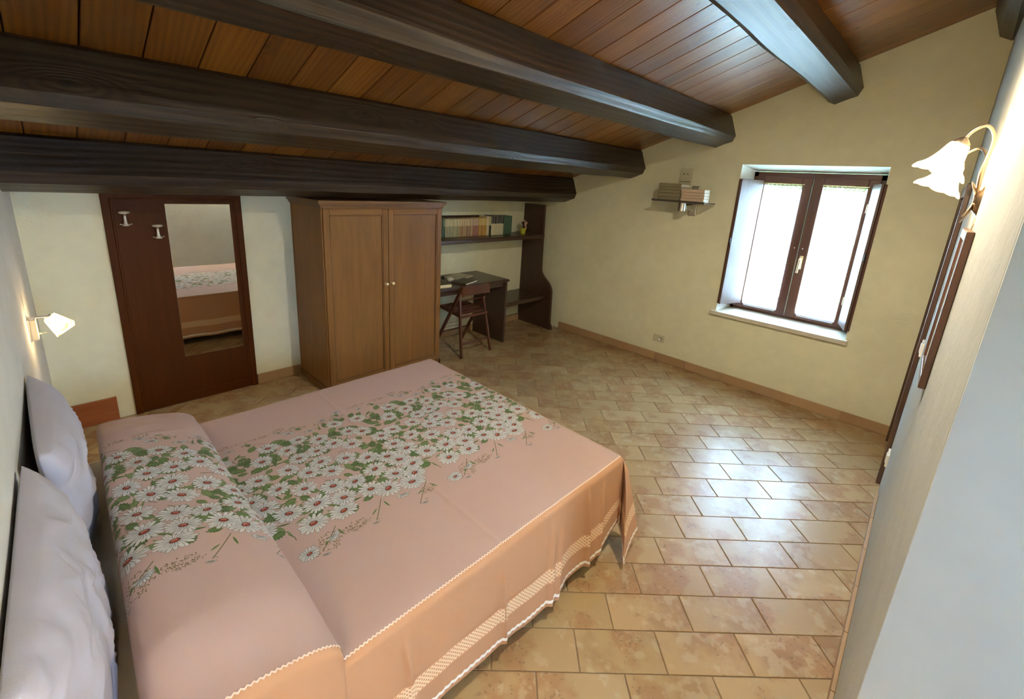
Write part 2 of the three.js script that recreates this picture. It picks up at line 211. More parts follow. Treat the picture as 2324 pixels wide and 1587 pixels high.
// ------------------------------------------------------------------ floor
{
  const floor = structure('floor');
  mesh('grout_bed', join(slab([[-0.5, -0.004, -4.3], [4.9, -0.004, -4.3], [4.9, -0.004, 2.2], [-0.5, -0.004, 2.2]], [0, -0.2, 0])), groutMat, floor);
  const th = 0.7819, c = Math.cos(th), s = Math.sin(th), PU = 0.3353, PV = 0.1720, U0 = 0.3807, V0 = -1.4383, GAP = 0.0042;
  const toXZ = (u, v) => [u * c - v * s, u * s + v * c];
  const clip = (poly, half) => { for (const [nx, nz, k] of half) { const out = []; for (let i = 0; i < poly.length; i++) { const a = poly[i], b = poly[(i + 1) % poly.length], da = a[0] * nx + a[1] * nz - k, db = b[0] * nx + b[1] * nz - k; if (da <= 0) out.push(a); if ((da < 0 && db > 0) || (da > 0 && db < 0)) { const t = da / (da - db); out.push([a[0] + (b[0] - a[0]) * t, a[1] + (b[1] - a[1]) * t]); } } poly = out; if (poly.length < 3) return []; } return poly; };
  const main = [[1, 0, xB], [0, -1, -zA], [-1, -0.0265, 0.2], [0.019, 1, 0.1]], hall = [[1, 0, xJ], [-1, -0.0265, 0.2], [0, 1, zH], [-0.019, -1, -0.1]];
  const area = (p) => { let a = 0; for (let i = 0; i < p.length; i++) { const q = p[(i + 1) % p.length]; a += p[i][0] * q[1] - q[0] * p[i][1]; } return a / 2; };
  function tileGeo(poly, uo) {    // chamfered flat prism, poly in xz
    if (area(poly) > 0) poly = poly.slice().reverse();
    const n = poly.length, cx = poly.reduce((a, p) => a + p[0], 0) / n, cz = poly.reduce((a, p) => a + p[1], 0) / n;
    const inn = poly.map(([x, z]) => { const d = Math.hypot(x - cx, z - cz) || 1, k = Math.min(0.3, 0.0028 / d); return [x + (cx - x) * k, z + (cz - z) * k]; });
    const pos = [], nor = [], uv = [], put = (p, y, N) => { pos.push(p[0], y, p[1]); nor.push(...N); uv.push((p[0] * c + p[1] * s) + uo[0], (-p[0] * s + p[1] * c) + uo[1]); };
    for (let i = 1; i < n - 1; i++) for (const q of [inn[0], inn[i], inn[i + 1]]) put(q, 0, [0, 1, 0]);
    for (let i = 0; i < n; i++) {
      const j = (i + 1) % n, a = poly[i], b = poly[j], ex = b[0] - a[0], ez = b[1] - a[1], L = Math.hypot(ex, ez) || 1, N = [-ez / L * 0.6, 0.8, ex / L * 0.6], M = [-ez / L, 0, ex / L];
      for (const [q, y] of [[inn[i], 0], [a, -0.0016], [b, -0.0016], [inn[i], 0], [b, -0.0016], [inn[j], 0]]) put(q, y, N);
      for (const [q, y] of [[a, -0.0016], [a, -0.006], [b, -0.006], [a, -0.0016], [b, -0.006], [b, -0.0016]]) put(q, y, M);
    }
    const g = new THREE.BufferGeometry(); g.setAttribute('position', new THREE.Float32BufferAttribute(pos, 3)); g.setAttribute('normal', new THREE.Float32BufferAttribute(nor, 3)); g.setAttribute('uv', new THREE.Float32BufferAttribute(uv, 2)); return g;
  }
  const full = [], hw = (PU - GAP) / 2, hv = (PV - GAP) / 2;
  for (let k = 0; k < 12; k++) full.push(tileGeo([[-hw, -hv], [hw, -hv], [hw, hv], [-hw, hv]].map(([u, v]) => toXZ(u, v)), [rnd() * 4, rnd() * 4]));
  const hidden = [], cand = [];
  for (let j = -30; j < 34; j++) for (let i = -24; i < 26; i++) {
    const v = V0 + (j + 0.5) * PV, u = U0 + (i + 0.5) * PU + (((j % 2) + 2) % 2 ? -PU / 2 : 0), [x, z] = toXZ(u, v);
    const corners = [[u - hw, v - hv], [u + hw, v - hv], [u + hw, v + hv], [u - hw, v + hv]].map(([a, b]) => toXZ(a, b));
    const pm = clip(corners, main), ph = clip(corners, hall);
    if (ph.length > 2 && Math.abs(area(ph)) > 2e-4) hidden.push(tileGeo(ph, [rnd() * 4, rnd() * 4]));
    if (pm.length < 3 || Math.abs(area(pm)) < 2e-4) continue;
    const covered = x > 0.1 && x < 1.65 && z > -2.35 && z < -1.0 || x > 1.55 && x < 2.4 && z < -3.5 || x < 0.9 && z > -0.55 || x < 0.15 && z > -2.4;
    const whole = pm.length === 4 && Math.abs(Math.abs(area(pm)) - 4 * hw * hv) < 1e-6;
    cand.push({ x, z, pm, whole, covered, d: Math.hypot(x, z) });
  }
  cand.sort((a, b) => a.covered - b.covered || a.d - b.d);
  cand.forEach((t, k) => {
    const dy = rr(-0.0004, 0.0004), mat = tileMats[Math.floor(rnd() * tileMats.length)];
    if (t.covered || k >= 298) { hidden.push(tileGeo(t.pm, [rnd() * 4, rnd() * 4])); return; }
    let m; if (t.whole) { m = mesh('tile', full[Math.floor(rnd() * full.length)], mat, floor); m.position.set(t.x, dy, t.z); } else { m = mesh('tile', tileGeo(t.pm, [rnd() * 4, rnd() * 4]), mat, floor); m.position.y = dy; }
  });
  const h = mesh('remaining_tiles', mergeGeometries(hidden), tileMats[0], floor); h.userData.kind = 'stuff';
}

// ------------------------------------------------------------------ ceiling: planks between and above the beams
{
  const ceil = structure('ceiling');
  const z0 = -4.2, z1 = 2.1;
  mesh('roof_deck', slab([[-0.5, roofY(z0) + 0.026, z0], [4.9, roofY(z0) + 0.026, z0], [4.9, roofY(z1) + 0.026, z1], [-0.5, roofY(z1) + 0.026, z1]], [0, 0.15, 0]), std({ color: lin(0.02, 0.01, 0.006), roughness: 0.9 }), ceil);
  for (let k = -3; k < 25; k++) {
    const x0 = 0.195 + 0.187 * k + 0.0022, x1 = x0 + 0.187 - 0.0044, off = [rnd() * 3, rnd() * 9], pm = pineMats[Math.floor(rnd() * 4)];
    const gg = grain(new RoundedBoxGeometry(x1 - x0, 0.024, (z1 - z0) / CT, 1, 0.004), 'z', off);
    gg.rotateX(-TH); gg.translate((x0 + x1) / 2, roofY((z0 + z1) / 2) + 0.0135, (z0 + z1) / 2); mesh('plank', gg, pm, ceil);
  }
}
// five beams in view
{
  const labels = ['lowest dark beam, just above the wardrobe and the mirror door', 'second dark beam from below, above the bookshelf wall', 'middle dark beam ending on the window wall beside the small book stack', 'dark beam with big bluish knots ending above the window', 'dark beam end at the top right corner above the wall lamp'];
  [-3.302, -2.46, -1.626, -0.764, 0.095].forEach((z, i) => {
    const y = roofY(z), wd = 0.226, dp = 0.236, ch = 0.042, NX = 64, x0 = -0.6, x1 = 4.6;
    const sec = (x) => {   // perimeter in (a along slope up, b normal), starts top right, clockwise seen along +x
      const w1 = ch * (1 + 0.5 * (fbm(x * 1.3 + i * 9, 1.7, 2) - 0.5)), w2 = ch * (1 + 0.9 * (fbm(x * 1.1 + i * 5, 8.3, 2) - 0.5)), o = (k) => (vnoise(x * 2.2 + k * 17 + i * 31, k * 3.3) - 0.5) * 0.008;
      return [[-0.012, 0.003], [o(1), -0.02], [o(2), -dp * 0.5 + o(3)], [o(4), -dp + w1], [-w1 * 0.95, -dp + o(5)], [-wd * 0.5, -dp + o(6)], [-wd + w2 * 0.9, -dp + o(5)], [-wd + o(7), -dp + w2], [-wd + o(8), -dp * 0.5], [-wd + o(9), -0.02], [-wd + 0.012, 0.003]];
    };
    const pos = [], uv = [], idx = [], off = [i * 0.37, i * 1.13];
    const rows = []; for (let k = 0; k <= NX; k++) { const x = mix(x0, x1, k / NX); rows.push({ x, s: sec(x) }); }
    const P = (r, q) => [r.x, y + q[0] * ST + q[1] * CT, z + q[0] * CT - q[1] * ST];
    let per = 0; const n = rows[0].s.length;
    for (let j = 0; j < n; j++) {
      const j2 = (j + 1) % n, len = Math.hypot(rows[0].s[j][0] - rows[0].s[j2][0], rows[0].s[j][1] - rows[0].s[j2][1]);
      for (let k = 0; k < NX; k++) { const A = rows[k], B = rows[k + 1], b = pos.length / 3; for (const [r, q, uu] of [[A, A.s[j], per], [B, B.s[j], per], [B, B.s[j2], per + len], [A, A.s[j2], per + len]]) { pos.push(...P(r, q)); uv.push(uu + off[0], r.x + off[1]); } idx.push(b, b + 1, b + 2, b, b + 2, b + 3); }
      per += len;
    }
    for (const r of [rows[0], rows[NX]]) { const b = pos.length / 3; r.s.forEach((q) => { pos.push(...P(r, q)); uv.push(q[0] + off[0], q[1]); }); for (let j = 1; j < n - 1; j++) r === rows[0] ? idx.push(b, b + j, b + j + 1) : idx.push(b, b + j + 1, b + j); }
    let g = new THREE.BufferGeometry(); g.setAttribute('position', new THREE.Float32BufferAttribute(pos, 3)); g.setAttribute('uv', new THREE.Float32BufferAttribute(uv, 2)); g.setIndex(idx);
    g = g.toNonIndexed(); g = toCreasedNormals(g, 0.35);
    const m = mesh('ceiling_beam', g, beamMat); tag(m, labels[i], 'beam', 'dark ceiling beams'); m.userData.kind = 'thing';
  });
}

// ------------------------------------------------------------------ walls
{
  // window wall, with a splayed opening
  const F = { z0: -1.457, z1: -0.422, y0: 0.68, y1: 2.03 }, B = { z0: -1.405, z1: -0.456, y0: 0.69, y1: 1.985 }, xo = 4.74, za = -4.2, zb = 2.1;
  const face = (x, R, flip) => {
    const s = new THREE.Shape([[-za, 0], [-za, roofY(za) + 0.1], [-zb, roofY(zb) + 0.1], [-zb, 0]].map(([a, b]) => new THREE.Vector2(a, b)));
    s.holes.push(new THREE.Path([[-R.z0, R.y0], [-R.z1, R.y0], [-R.z1, R.y1], [-R.z0, R.y1]].map(([a, b]) => new THREE.Vector2(a, b))));
    const g = new THREE.ShapeGeometry(s); g.rotateY(Math.PI / 2); g.translate(x, 0, 0); if (flip) { const q = g.index.array; for (let i = 0; i < q.length; i += 3) { const t = q[i]; q[i] = q[i + 1]; q[i + 1] = t; } g.computeVertexNormals(); } return grain(g, 'y', [0, 0]);
  };
  const wb = structure('wall_window_side');
  mesh('plaster_face', join(face(xB, F, true), face(xo, B, false), slab([[xB, 0, za], [xo, 0, za], [xo, 2, za], [xB, 2, za]], [0, 0, -0.02])), wallMat, wb);
  const c = (x, R) => [[x, R.y0, R.z0], [x, R.y1, R.z0], [x, R.y1, R.z1], [x, R.y0, R.z1]], a = c(xB, F), b = c(xo, B), q = [];
  for (let i = 0; i < 4; i++) { const j = (i + 1) % 4; const g = new THREE.BufferGeometry(); g.setAttribute('position', new THREE.Float32BufferAttribute([...a[i], ...b[i], ...b[j], ...a[i], ...b[j], ...a[j]], 3)); g.computeVertexNormals(); g.setAttribute('uv', new THREE.Float32BufferAttribute(new Float32Array(12), 2)); q.push(grain(g, 'y', [0, 0])); }
  mesh('window_reveal', join(q), revealMat, wb);
  // long wall behind wardrobe and desk
  struct('wall_back', slab([[-0.5, 0, zA], [xB + 0.3, 0, zA], [xB + 0.3, 1.75, zA], [-0.5, 1.75, zA]], [0, 0, -0.25]), wallMat);
  // headboard wall
  struct('wall_headboard', slab([[xC(-4.2), 0, -4.2], [xC(2.1), 0, 2.1], [xC(2.1), roofY(2.1) + 0.1, 2.1], [xC(-4.2), roofY(-4.2) + 0.1, -4.2]], [-0.25, 0, 0]), wallSmoothMat);
  // wall with the lamp, picture and door
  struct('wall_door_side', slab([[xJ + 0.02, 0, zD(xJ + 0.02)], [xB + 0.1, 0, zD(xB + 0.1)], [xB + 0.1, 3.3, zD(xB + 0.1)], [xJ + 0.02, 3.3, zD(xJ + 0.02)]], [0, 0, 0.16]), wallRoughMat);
  // hall beside and behind the camera
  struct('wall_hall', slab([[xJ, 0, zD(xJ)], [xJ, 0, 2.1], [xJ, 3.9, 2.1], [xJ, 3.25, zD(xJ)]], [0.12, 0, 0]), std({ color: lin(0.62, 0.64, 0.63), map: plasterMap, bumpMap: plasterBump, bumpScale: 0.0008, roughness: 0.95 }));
  const e = structure('wall_rear'), hx0 = 0.24, hx1 = 0.78, hy0 = 1.15, hy1 = 1.85;
  mesh('plaster_face', join(box(-0.5, hx0, 0, 3.9, zH, zH + 0.25, 0), box(hx1, 1.3, 0, 3.9, zH, zH + 0.25, 0), box(hx0, hx1, 0, hy0, zH, zH + 0.25, 0), box(hx0, hx1, hy1, 3.9, zH, zH + 0.25, 0)), wallMat, e);
  const w2 = structure('window_2');
  mesh('window_frame', join(box(hx0, hx0 + 0.06, hy0, hy1, zH + 0.12, zH + 0.18), box(hx1 - 0.06, hx1, hy0, hy1, zH + 0.12, zH + 0.18), box(hx0, hx1, hy0, hy0 + 0.06, zH + 0.12, zH + 0.18), box(hx0, hx1, hy1 - 0.06, hy1, zH + 0.12, zH + 0.18)), windowMat, w2);
  mesh('pane', box(hx0 + 0.05, hx1 - 0.05, hy0 + 0.05, hy1 - 0.05, zH + 0.148, zH + 0.152, 0), glassMat, w2);
}
// skirting tiles
{
  const run = (name, a, b, h, t, side) => {   // pieces of about a third of a metre from a to b (xz), standing proud to 'side'
    const g = structure(name), dx = b[0] - a[0], dz = b[1] - a[1], L = Math.hypot(dx, dz), n = Math.max(1, Math.round(L / 0.335)), ang = Math.atan2(-dz, dx);
    for (let i = 0; i < n; i++) { const l = L / n - 0.003, q = grain(new RoundedBoxGeometry(l, h, t, 1, 0.003), 'x'); const m = mesh('skirting_tile', q, skirtMat[Math.floor(rnd() * 3)], g); const f = (i + 0.5) / n; m.position.set(a[0] + dx * f + side[0] * t / 2, h / 2, a[1] + dz * f + side[1] * t / 2); m.rotation.y = ang; }
  };
  run('baseboard_back', [1.076, zA], [xB, zA], 0.085, 0.012, [0, 1]);
  run('baseboard_headboard', [xC(-3.8), -3.86], [xC(-2.6), -2.6], 0.085, 0.012, [1, 0]);
  run('baseboard_window_side', [xB, -3.32], [xB, 0.0], 0.085, 0.012, [-1, 0]);
  run('baseboard_door_side', [xJ, zD(xJ)], [3.27, zD(3.27)], 0.085, 0.014, [0, -1]);
}

// ------------------------------------------------------------------ window
{
  const w = structure('window_1'), fx0 = 4.655, fx1 = 4.72, zc = -0.9365;
  const Z0 = -1.425, Z1 = -0.44, Y0 = 0.685, Y1 = 1.985;
  mesh('window_frame', join(box(fx0 + 0.01, fx1, Y0, Y1, Z0, Z0 + 0.045), box(fx0 + 0.01, fx1, Y0, Y1, Z1 - 0.045, Z1), box(fx0 + 0.01, fx1, Y1 - 0.045, Y1, Z0, Z1), box(fx0 + 0.01, fx1, Y0, Y0 + 0.035, Z0, Z1)), windowMat, w);
  for (const [a, b, s] of [[Z0 + 0.035, zc - 0.002, 0], [zc + 0.002, Z1 - 0.035, 1]]) {
    const sash = new THREE.Group(); sash.name = 'sash'; w.add(sash);
    const ya = Y0 + 0.03, yb = Y1 - 0.04, st = 0.078, x0 = fx0 - 0.012, x1 = fx1 - 0.02;
    mesh('stile', box(x0, x1, ya, yb, a, a + st, 0.006, 'y'), windowMat, sash); mesh('stile', box(x0, x1, ya, yb, b - st, b, 0.006, 'y'), windowMat, sash);
    mesh('rail', box(x0, x1, yb - 0.072, yb, a + st, b - st, 0.006, 'z'), windowMat, sash); mesh('rail', box(x0, x1, ya, ya + 0.07, a + st, b - st, 0.006, 'z'), windowMat, sash);
    mesh('pane', box(x0 + 0.03, x0 + 0.034, ya + 0.05, yb - 0.05, a + st - 0.01, b - st + 0.01, 0), glassMat, sash);
    mesh('screw_cap', new THREE.SphereGeometry(0.006, 10, 8).translate(x0, 1.342, s ? a + 0.03 : b - 0.03), silver, sash);
  }
  mesh('handle', join(box(4.636, 4.645, 1.16, 1.28, -0.912, -0.884, 0.004), tube([[4.637, 1.255, -0.898], [4.6, 1.256, -0.898], [4.597, 1.245, -0.898], [4.598, 1.19, -0.9], [4.6, 1.13, -0.902]], 0.008, 20, 8)), brass, w);
  mesh('window_sill', grain(slab([[4.375, 0.68, -1.5], [4.375, 0.68, -0.402], [4.66, 0.694, -0.43], [4.66, 0.694, -1.43]], [0, -0.034, 0]), 'z'), stoneMat, w);
  // inner shutters folded back against the splayed reveal
  for (const [hz, ez, s] of [[-1.331, -1.437, 1], [-0.522, -0.444, -1]]) {
    const sh = new THREE.Group(); sh.name = 'shutter'; w.add(sh);
    const hx = 4.632, ex = 4.385, y0 = 0.755, y1 = 1.908, L = Math.hypot(ex - hx, ez - hz), ang = Math.atan2(-(ez - hz), ex - hx), place = (g) => g.rotateY(ang).translate(hx, 0, hz);
    const leafA = place(box(0, L, y0, y1, -0.016 , 0.002, 0.003, 'y')), leafB = place(box(0.004, L - 0.002, y0 + 0.003, y1 - 0.003, s > 0 ? 0.005 : -0.037, s > 0 ? 0.021 : -0.02, 0.003, 'y'));
    mesh('shutter_leaf', leafA, shutterMat, sh); mesh('shutter_leaf', leafB, windowMat, sh);
    mesh('latch', place(join(box(L - 0.005, L + 0.016, 1.335, 1.385, -0.012, -0.004, 0.002), box(L + 0.008, L + 0.016, 1.325, 1.34, -0.02, -0.002, 0.002))), blackIron, sh);
    mesh('hinge', place(join(new THREE.CylinderGeometry(0.007, 0.007, 0.07, 10).translate(-0.006, 0.95, 0), new THREE.CylinderGeometry(0.007, 0.007, 0.07, 10).translate(-0.006, 1.72, 0))), brass, sh);
  }
  // sheer curtains, one on each sash
  const sheer = phy({ color: lin(0.93, 0.94, 0.95), transmission: 0.8, thickness: 0, roughness: 0.93, side: THREE.DoubleSide, alphaMap: laceAlphaT, alphaTest: 0.5, specularIntensity: 0.1 });
  const laceMat = std({ color: lin(0.66, 0.72, 0.62), roughness: 0.9 });
  [[-1.302, -1.004, 'left window sash, over the pale shutter side'], [-0.850, -0.551, 'right window sash, showing leafy lace specks along its lower edges']].forEach(([z0, z1, d]) => {
    const t = thing('sheer_curtain', `white sheer curtain on the ${d}`, 'curtain', [4.627, 0, 0]);
    const g = new THREE.PlaneGeometry(1, 1, 60, 12), p = g.attributes.position;
    for (let i = 0; i < p.count; i++) { const u = p.getX(i) + 0.5, v = p.getY(i) + 0.5; p.setXYZ(i, 0.004 * Math.sin(u * 40 + 0.6 * v) * (0.6 + 0.4 * v), mix(0.752, 1.848 + 0.006 * Math.sin(u * 75), v), mix(z0, z1, u)); }
    g.computeVertexNormals(); mesh('cloth', g, sheer, t);
    const wv = []; const n = 9; for (let k = 0; k < n; k++) { const a = mix(z0, z1, (k + 0.2) / n), b = mix(z0, z1, (k + 0.85) / n); wv.push(tube([[0.002, 1.842, a], [0, 1.862, (a + b) / 2], [0.002, 1.884, b]], 0.0035, 8, 5)); }
    for (const y of [1.851, 1.868]) wv.push(tube([[0, y, z0], [0.002, y + 0.003, (z0 + z1) / 2], [0, y, z1]], 0.0028, 12, 5));
    mesh('lace_heading', join(wv), laceMat, t);
    mesh('curtain_rod', new THREE.CylinderGeometry(0.004, 0.004, z1 - z0 + 0.02, 8).rotateX(Math.PI / 2).translate(0, 1.886, (z0 + z1) / 2), brass, t);
    mesh('hem', box(-0.003, 0.003, 0.742, 0.762, z0 + 0.015, z1 - 0.012, 0.001), phy({ color: lin(0.85, 0.86, 0.88), transmission: 0.5, thickness: 0, roughness: 1 }), t);
  });
}

// ------------------------------------------------------------------ closet door with its mirror and hooks
{
  const d = structure('door_1'), x0 = 0.281, x1 = 1.071, yt = 1.553, zf = zA + 0.022, cw = 0.042;
  mesh('door_frame', join(box(x0, x0 + cw, 0, yt, zA, zf, 0.005, 'y'), box(x1 - cw, x1, 0, yt, zA, zf, 0.005, 'y'), box(x0, x1, yt - cw, yt, zA, zf + 0.001, 0.005, 'x')), doorMat, d);
  mesh('door_panel', box(x0 + cw + 0.003, x1 - cw - 0.003, 0.012, yt - cw - 0.003, zA, zA + 0.013, 0.002, 'y'), doorMat, d);
  const b = (a0, a1, b0, b1) => box(a0, a1, b0, b1, zA + 0.01, zA + 0.019, 0.003);
  mesh('bead', join(b(x0 + cw, x0 + cw + 0.012, 0.02, yt - cw), b(x1 - cw - 0.012, x1 - cw, 0.02, yt - cw), b(x0 + cw, x1 - cw, yt - cw - 0.012, yt - cw)), doorMat, d);
  mesh('kick_board', box(x0 + cw, x1 - cw, 0.004, 0.075, zA, zA + 0.017, 0.003, 'x'), doorMat, d);
  const m = thing('wall_mirror', 'tall frameless rectangular mirror on the dark brown closet door', 'mirror', [0.8, 0, zA + 0.013]);
  mesh('mirror_glass', box(-0.195, 0.195, 0.362, 1.477, 0.0005, 0.0055, 0.0015), mirrorMat, m);
  [[0.386, 1.418, 'upper left metal coat hook with an oval knob on the brown closet door'], [0.546, 1.330, 'metal coat hook just left of the tall mirror on the closet door']].forEach(([x, y, l]) => {
    const h = thing('coat_hook', l, 'hook', [x, y, zA + 0.013], 0);
    mesh('knob', new THREE.SphereGeometry(1, 20, 14).scale(0.031, 0.012, 0.02).translate(-0.002, 0.006, 0.052), pewter, h);
    mesh('stem', join(lathe([[0.0001, 0.004], [0.007, 0.002], [0.0075, -0.02], [0.009, -0.045], [0.013, -0.058], [0.02, -0.066], [0.019, -0.071], [0.0001, -0.073]], 16).scale(1, 1, 0.75).translate(0, -0.012, 0.03), tube([[0, -0.02, 0.0], [0, -0.016, 0.028], [0, 0, 0.05]], 0.006, 10, 8)), pewter, h);
    mesh('back_plate', box(-0.009, 0.009, -0.06, 0.006, 0, 0.005, 0.002), doorMat, h);
    mesh('prong', join(new THREE.SphereGeometry(0.0045, 8, 6).translate(-0.028, -0.072, 0.034), new THREE.SphereGeometry(0.0045, 8, 6).translate(0.028, -0.07, 0.034), tube([[-0.028, -0.072, 0.034], [0, -0.078, 0.03], [0.028, -0.07, 0.034]], 0.0028, 10, 6)), pewter, h);
  });
  // low board standing against the wall beyond the bed
  const bd = thing('wooden_board', 'low orange-brown wooden board standing against the back wall behind the bed', 'board', [0, 0, zA]);
  mesh('board_face', box(xC(-3.85) + 0.004, 0.186, 0, 0.168, 0.002, 0.024, 0.004, 'x'), boardMat, bd);
  mesh('end_cap', box(0.182, 0.19, 0, 0.17, 0.001, 0.026, 0.003, 'y'), boardMat, bd);
}

// ------------------------------------------------------------------ wardrobe
{
  const t = thing('wardrobe', 'brown two-door wooden wardrobe with a moulded cornice under the lowest beam', 'wardrobe');
  const x0 = 1.43, x1 = 2.515, zf = -3.318, zb = zA + 0.004, yt = 1.497, m = wardrobeMat;
  mesh('side_panel', box(x0, x0 + 0.022, 0, yt, zb, zf, 0.003, 'y'), m, t); mesh('side_panel', box(x1 - 0.022, x1, 0, yt, zb, zf, 0.003, 'y'), m, t);
  mesh('back_panel', box(x0 + 0.02, x1 - 0.02, 0.05, yt, zb, zb + 0.008, 0), m, t);
  mesh('floor_panel', box(x0 + 0.02, x1 - 0.02, 0.055, 0.075, zb + 0.008, zf - 0.005, 0.002), m, t);
  const prof = [[0.000, 0], [0.006, 0.004], [0.006, 0.012], [0.014, 0.02], [0.016, 0.03], [0.028, 0.04], [0.030, 0.058]];
  const lay = []; for (let i = 0; i < prof.length - 1; i++) { const o = prof[i + 1][0]; lay.push(box(x0 - o, x1 + o, yt - 0.006 + prof[i][1], yt - 0.004 + prof[i + 1][1], zb, zf + 0.012 + o, 0.003, 'x')); }
  mesh('cornice', join(lay), wardrobeTrim, t);
  mesh('plinth', join(box(x0 - 0.012, x1 + 0.012, 0, 0.055, zf - 0.02, zf + 0.018, 0.004, 'x'), box(x0 - 0.012, x0 + 0.01, 0, 0.055, zb, zf + 0.018, 0.004, 'z'), box(x1 - 0.01, x1 + 0.012, 0, 0.055, zb, zf + 0.018, 0.004, 'z')), wardrobeTrim, t);
  mesh('corner_post', join(box(x0 - 0.002, x0 + 0.012, 0.055, yt, zf - 0.01, zf + 0.006, 0.004, 'y')), m, t);
  const mid = 1.972;
  for (const [a, b, kx] of [[x0 + 0.008, mid - 0.002, mid - 0.028], [mid + 0.002, x1 - 0.004, mid + 0.028]]) {
    const d = new THREE.Group(); d.name = 'door'; t.add(d); const y0 = 0.06, y1 = yt - 0.006, s = 0.047, z0 = zf + 0.001, z1 = zf + 0.021;
    mesh('stile', box(a, a + s, y0, y1, z0, z1, 0.004, 'y'), m, d); mesh('stile', box(b - s, b, y0, y1, z0, z1, 0.004, 'y'), m, d);
    mesh('rail', box(a + s, b - s, y1 - s, y1, z0, z1, 0.004, 'x'), m, d); mesh('rail', box(a + s, b - s, y0, y0 + s, z0, z1, 0.004, 'x'), m, d);
    mesh('panel', box(a + s - 0.004, b - s + 0.004, y0 + s - 0.004, y1 - s + 0.004, z0, z1 - 0.011, 0, 'y'), m, d);
    const be = (p, q, r, v) => box(p, q, r, v, z1 - 0.012, z1 - 0.003, 0.003);
    mesh('bead', join(be(a + s, a + s + 0.01, y0 + s, y1 - s), be(b - s - 0.01, b - s, y0 + s, y1 - s), be(a + s, b - s, y1 - s - 0.01, y1 - s), be(a + s, b - s, y0 + s, y0 + s + 0.01)), wardrobeTrim, d);
    mesh('knob', lathe([[0.0001, 0.031], [0.011, 0.029], [0.0155, 0.023], [0.0145, 0.016], [0.008, 0.01], [0.007, 0.003], [0.012, 0]], 18).rotateX(Math.PI / 2).translate(kx, 0.872, z1), brass, d);
  }
}

// ------------------------------------------------------------------ desk unit: shelf, low bench shelf and curved side
{
  const t = thing('shelf_unit', 'dark wooden shelf unit with a tall curved side panel in the far corner', 'shelf');
  const s = new THREE.Shape(), zb = -zA - 0.004; s.moveTo(zb, 0); s.lineTo(zb, 1.512); s.lineTo(3.57, 1.512); s.lineTo(3.555, 0.74); s.bezierCurveTo(3.55, 0.62, 3.37, 0.62, 3.362, 0.46); s.lineTo(3.352, 0.09); s.bezierCurveTo(3.35, 0.06, 3.325, 0.06, 3.325, 0.0); s.lineTo(zb, 0);
  const sp = extrudeX(s, 4.245, 4.275, { bevelEnabled: true, bevelSize: 0.003, bevelThickness: 0.003, bevelSegments: 2 });
  mesh('side_panel', grain(sp, 'y'), deskMat, t);
  mesh('shelf_board', join(box(2.545, 4.245, 1.132, 1.162, zA + 0.003, -3.535, 0.004, 'x'), box(2.545, 4.245, 1.122, 1.166, -3.55, -3.525, 0.009, 'x')), deskMat, t);
  mesh('back_rail', box(2.545, 3.5, 1.162, 1.375, zA + 0.003, zA + 0.022, 0.003, 'x'), deskMat, t);
  mesh('lower_shelf', join(box(3.468, 4.245, 0.39, 0.42, zA + 0.003, -3.45, 0.004, 'x'), box(3.468, 4.245, 0.375, 0.424, -3.462, -3.44, 0.006, 'x')), deskMat, t);
  mesh('shelf_cleat', box(2.545, 2.56, 1.06, 1.132, zA + 0.003, -3.6, 0.002), deskMat, t);
  const d = thing('desk', 'dark brown wooden desk against the wall between wardrobe and curved shelf side', 'desk');
  const top = []; for (const [o, y0, y1] of [[0, 0.722, 0.732], [0.008, 0.712, 0.724], [0.002, 0.703, 0.713]]) top.push(box(2.53, 3.475 + o, y0, y1, zA + 0.003, -3.345 + o, 0.004, 'x'));
  mesh('desk_top', join(top), deskMat, d);
  mesh('side_panel', box(3.437, 3.463, 0, 0.704, zA + 0.016, -3.352, 0.003, 'y'), deskMat, d);
  mesh('side_panel', box(2.53, 2.552, 0, 0.704, zA + 0.016, -3.56, 0.003, 'y'), deskMat, d);
  mesh('apron', box(2.53, 3.437, 0.645, 0.704, -3.415, -3.393, 0.003, 'x'), deskMat, d);
  mesh('modesty_rail', box(2.552, 3.437, 0.6, 0.7, zA + 0.016, zA + 0.034, 0.002, 'x'), deskMat, d);
}
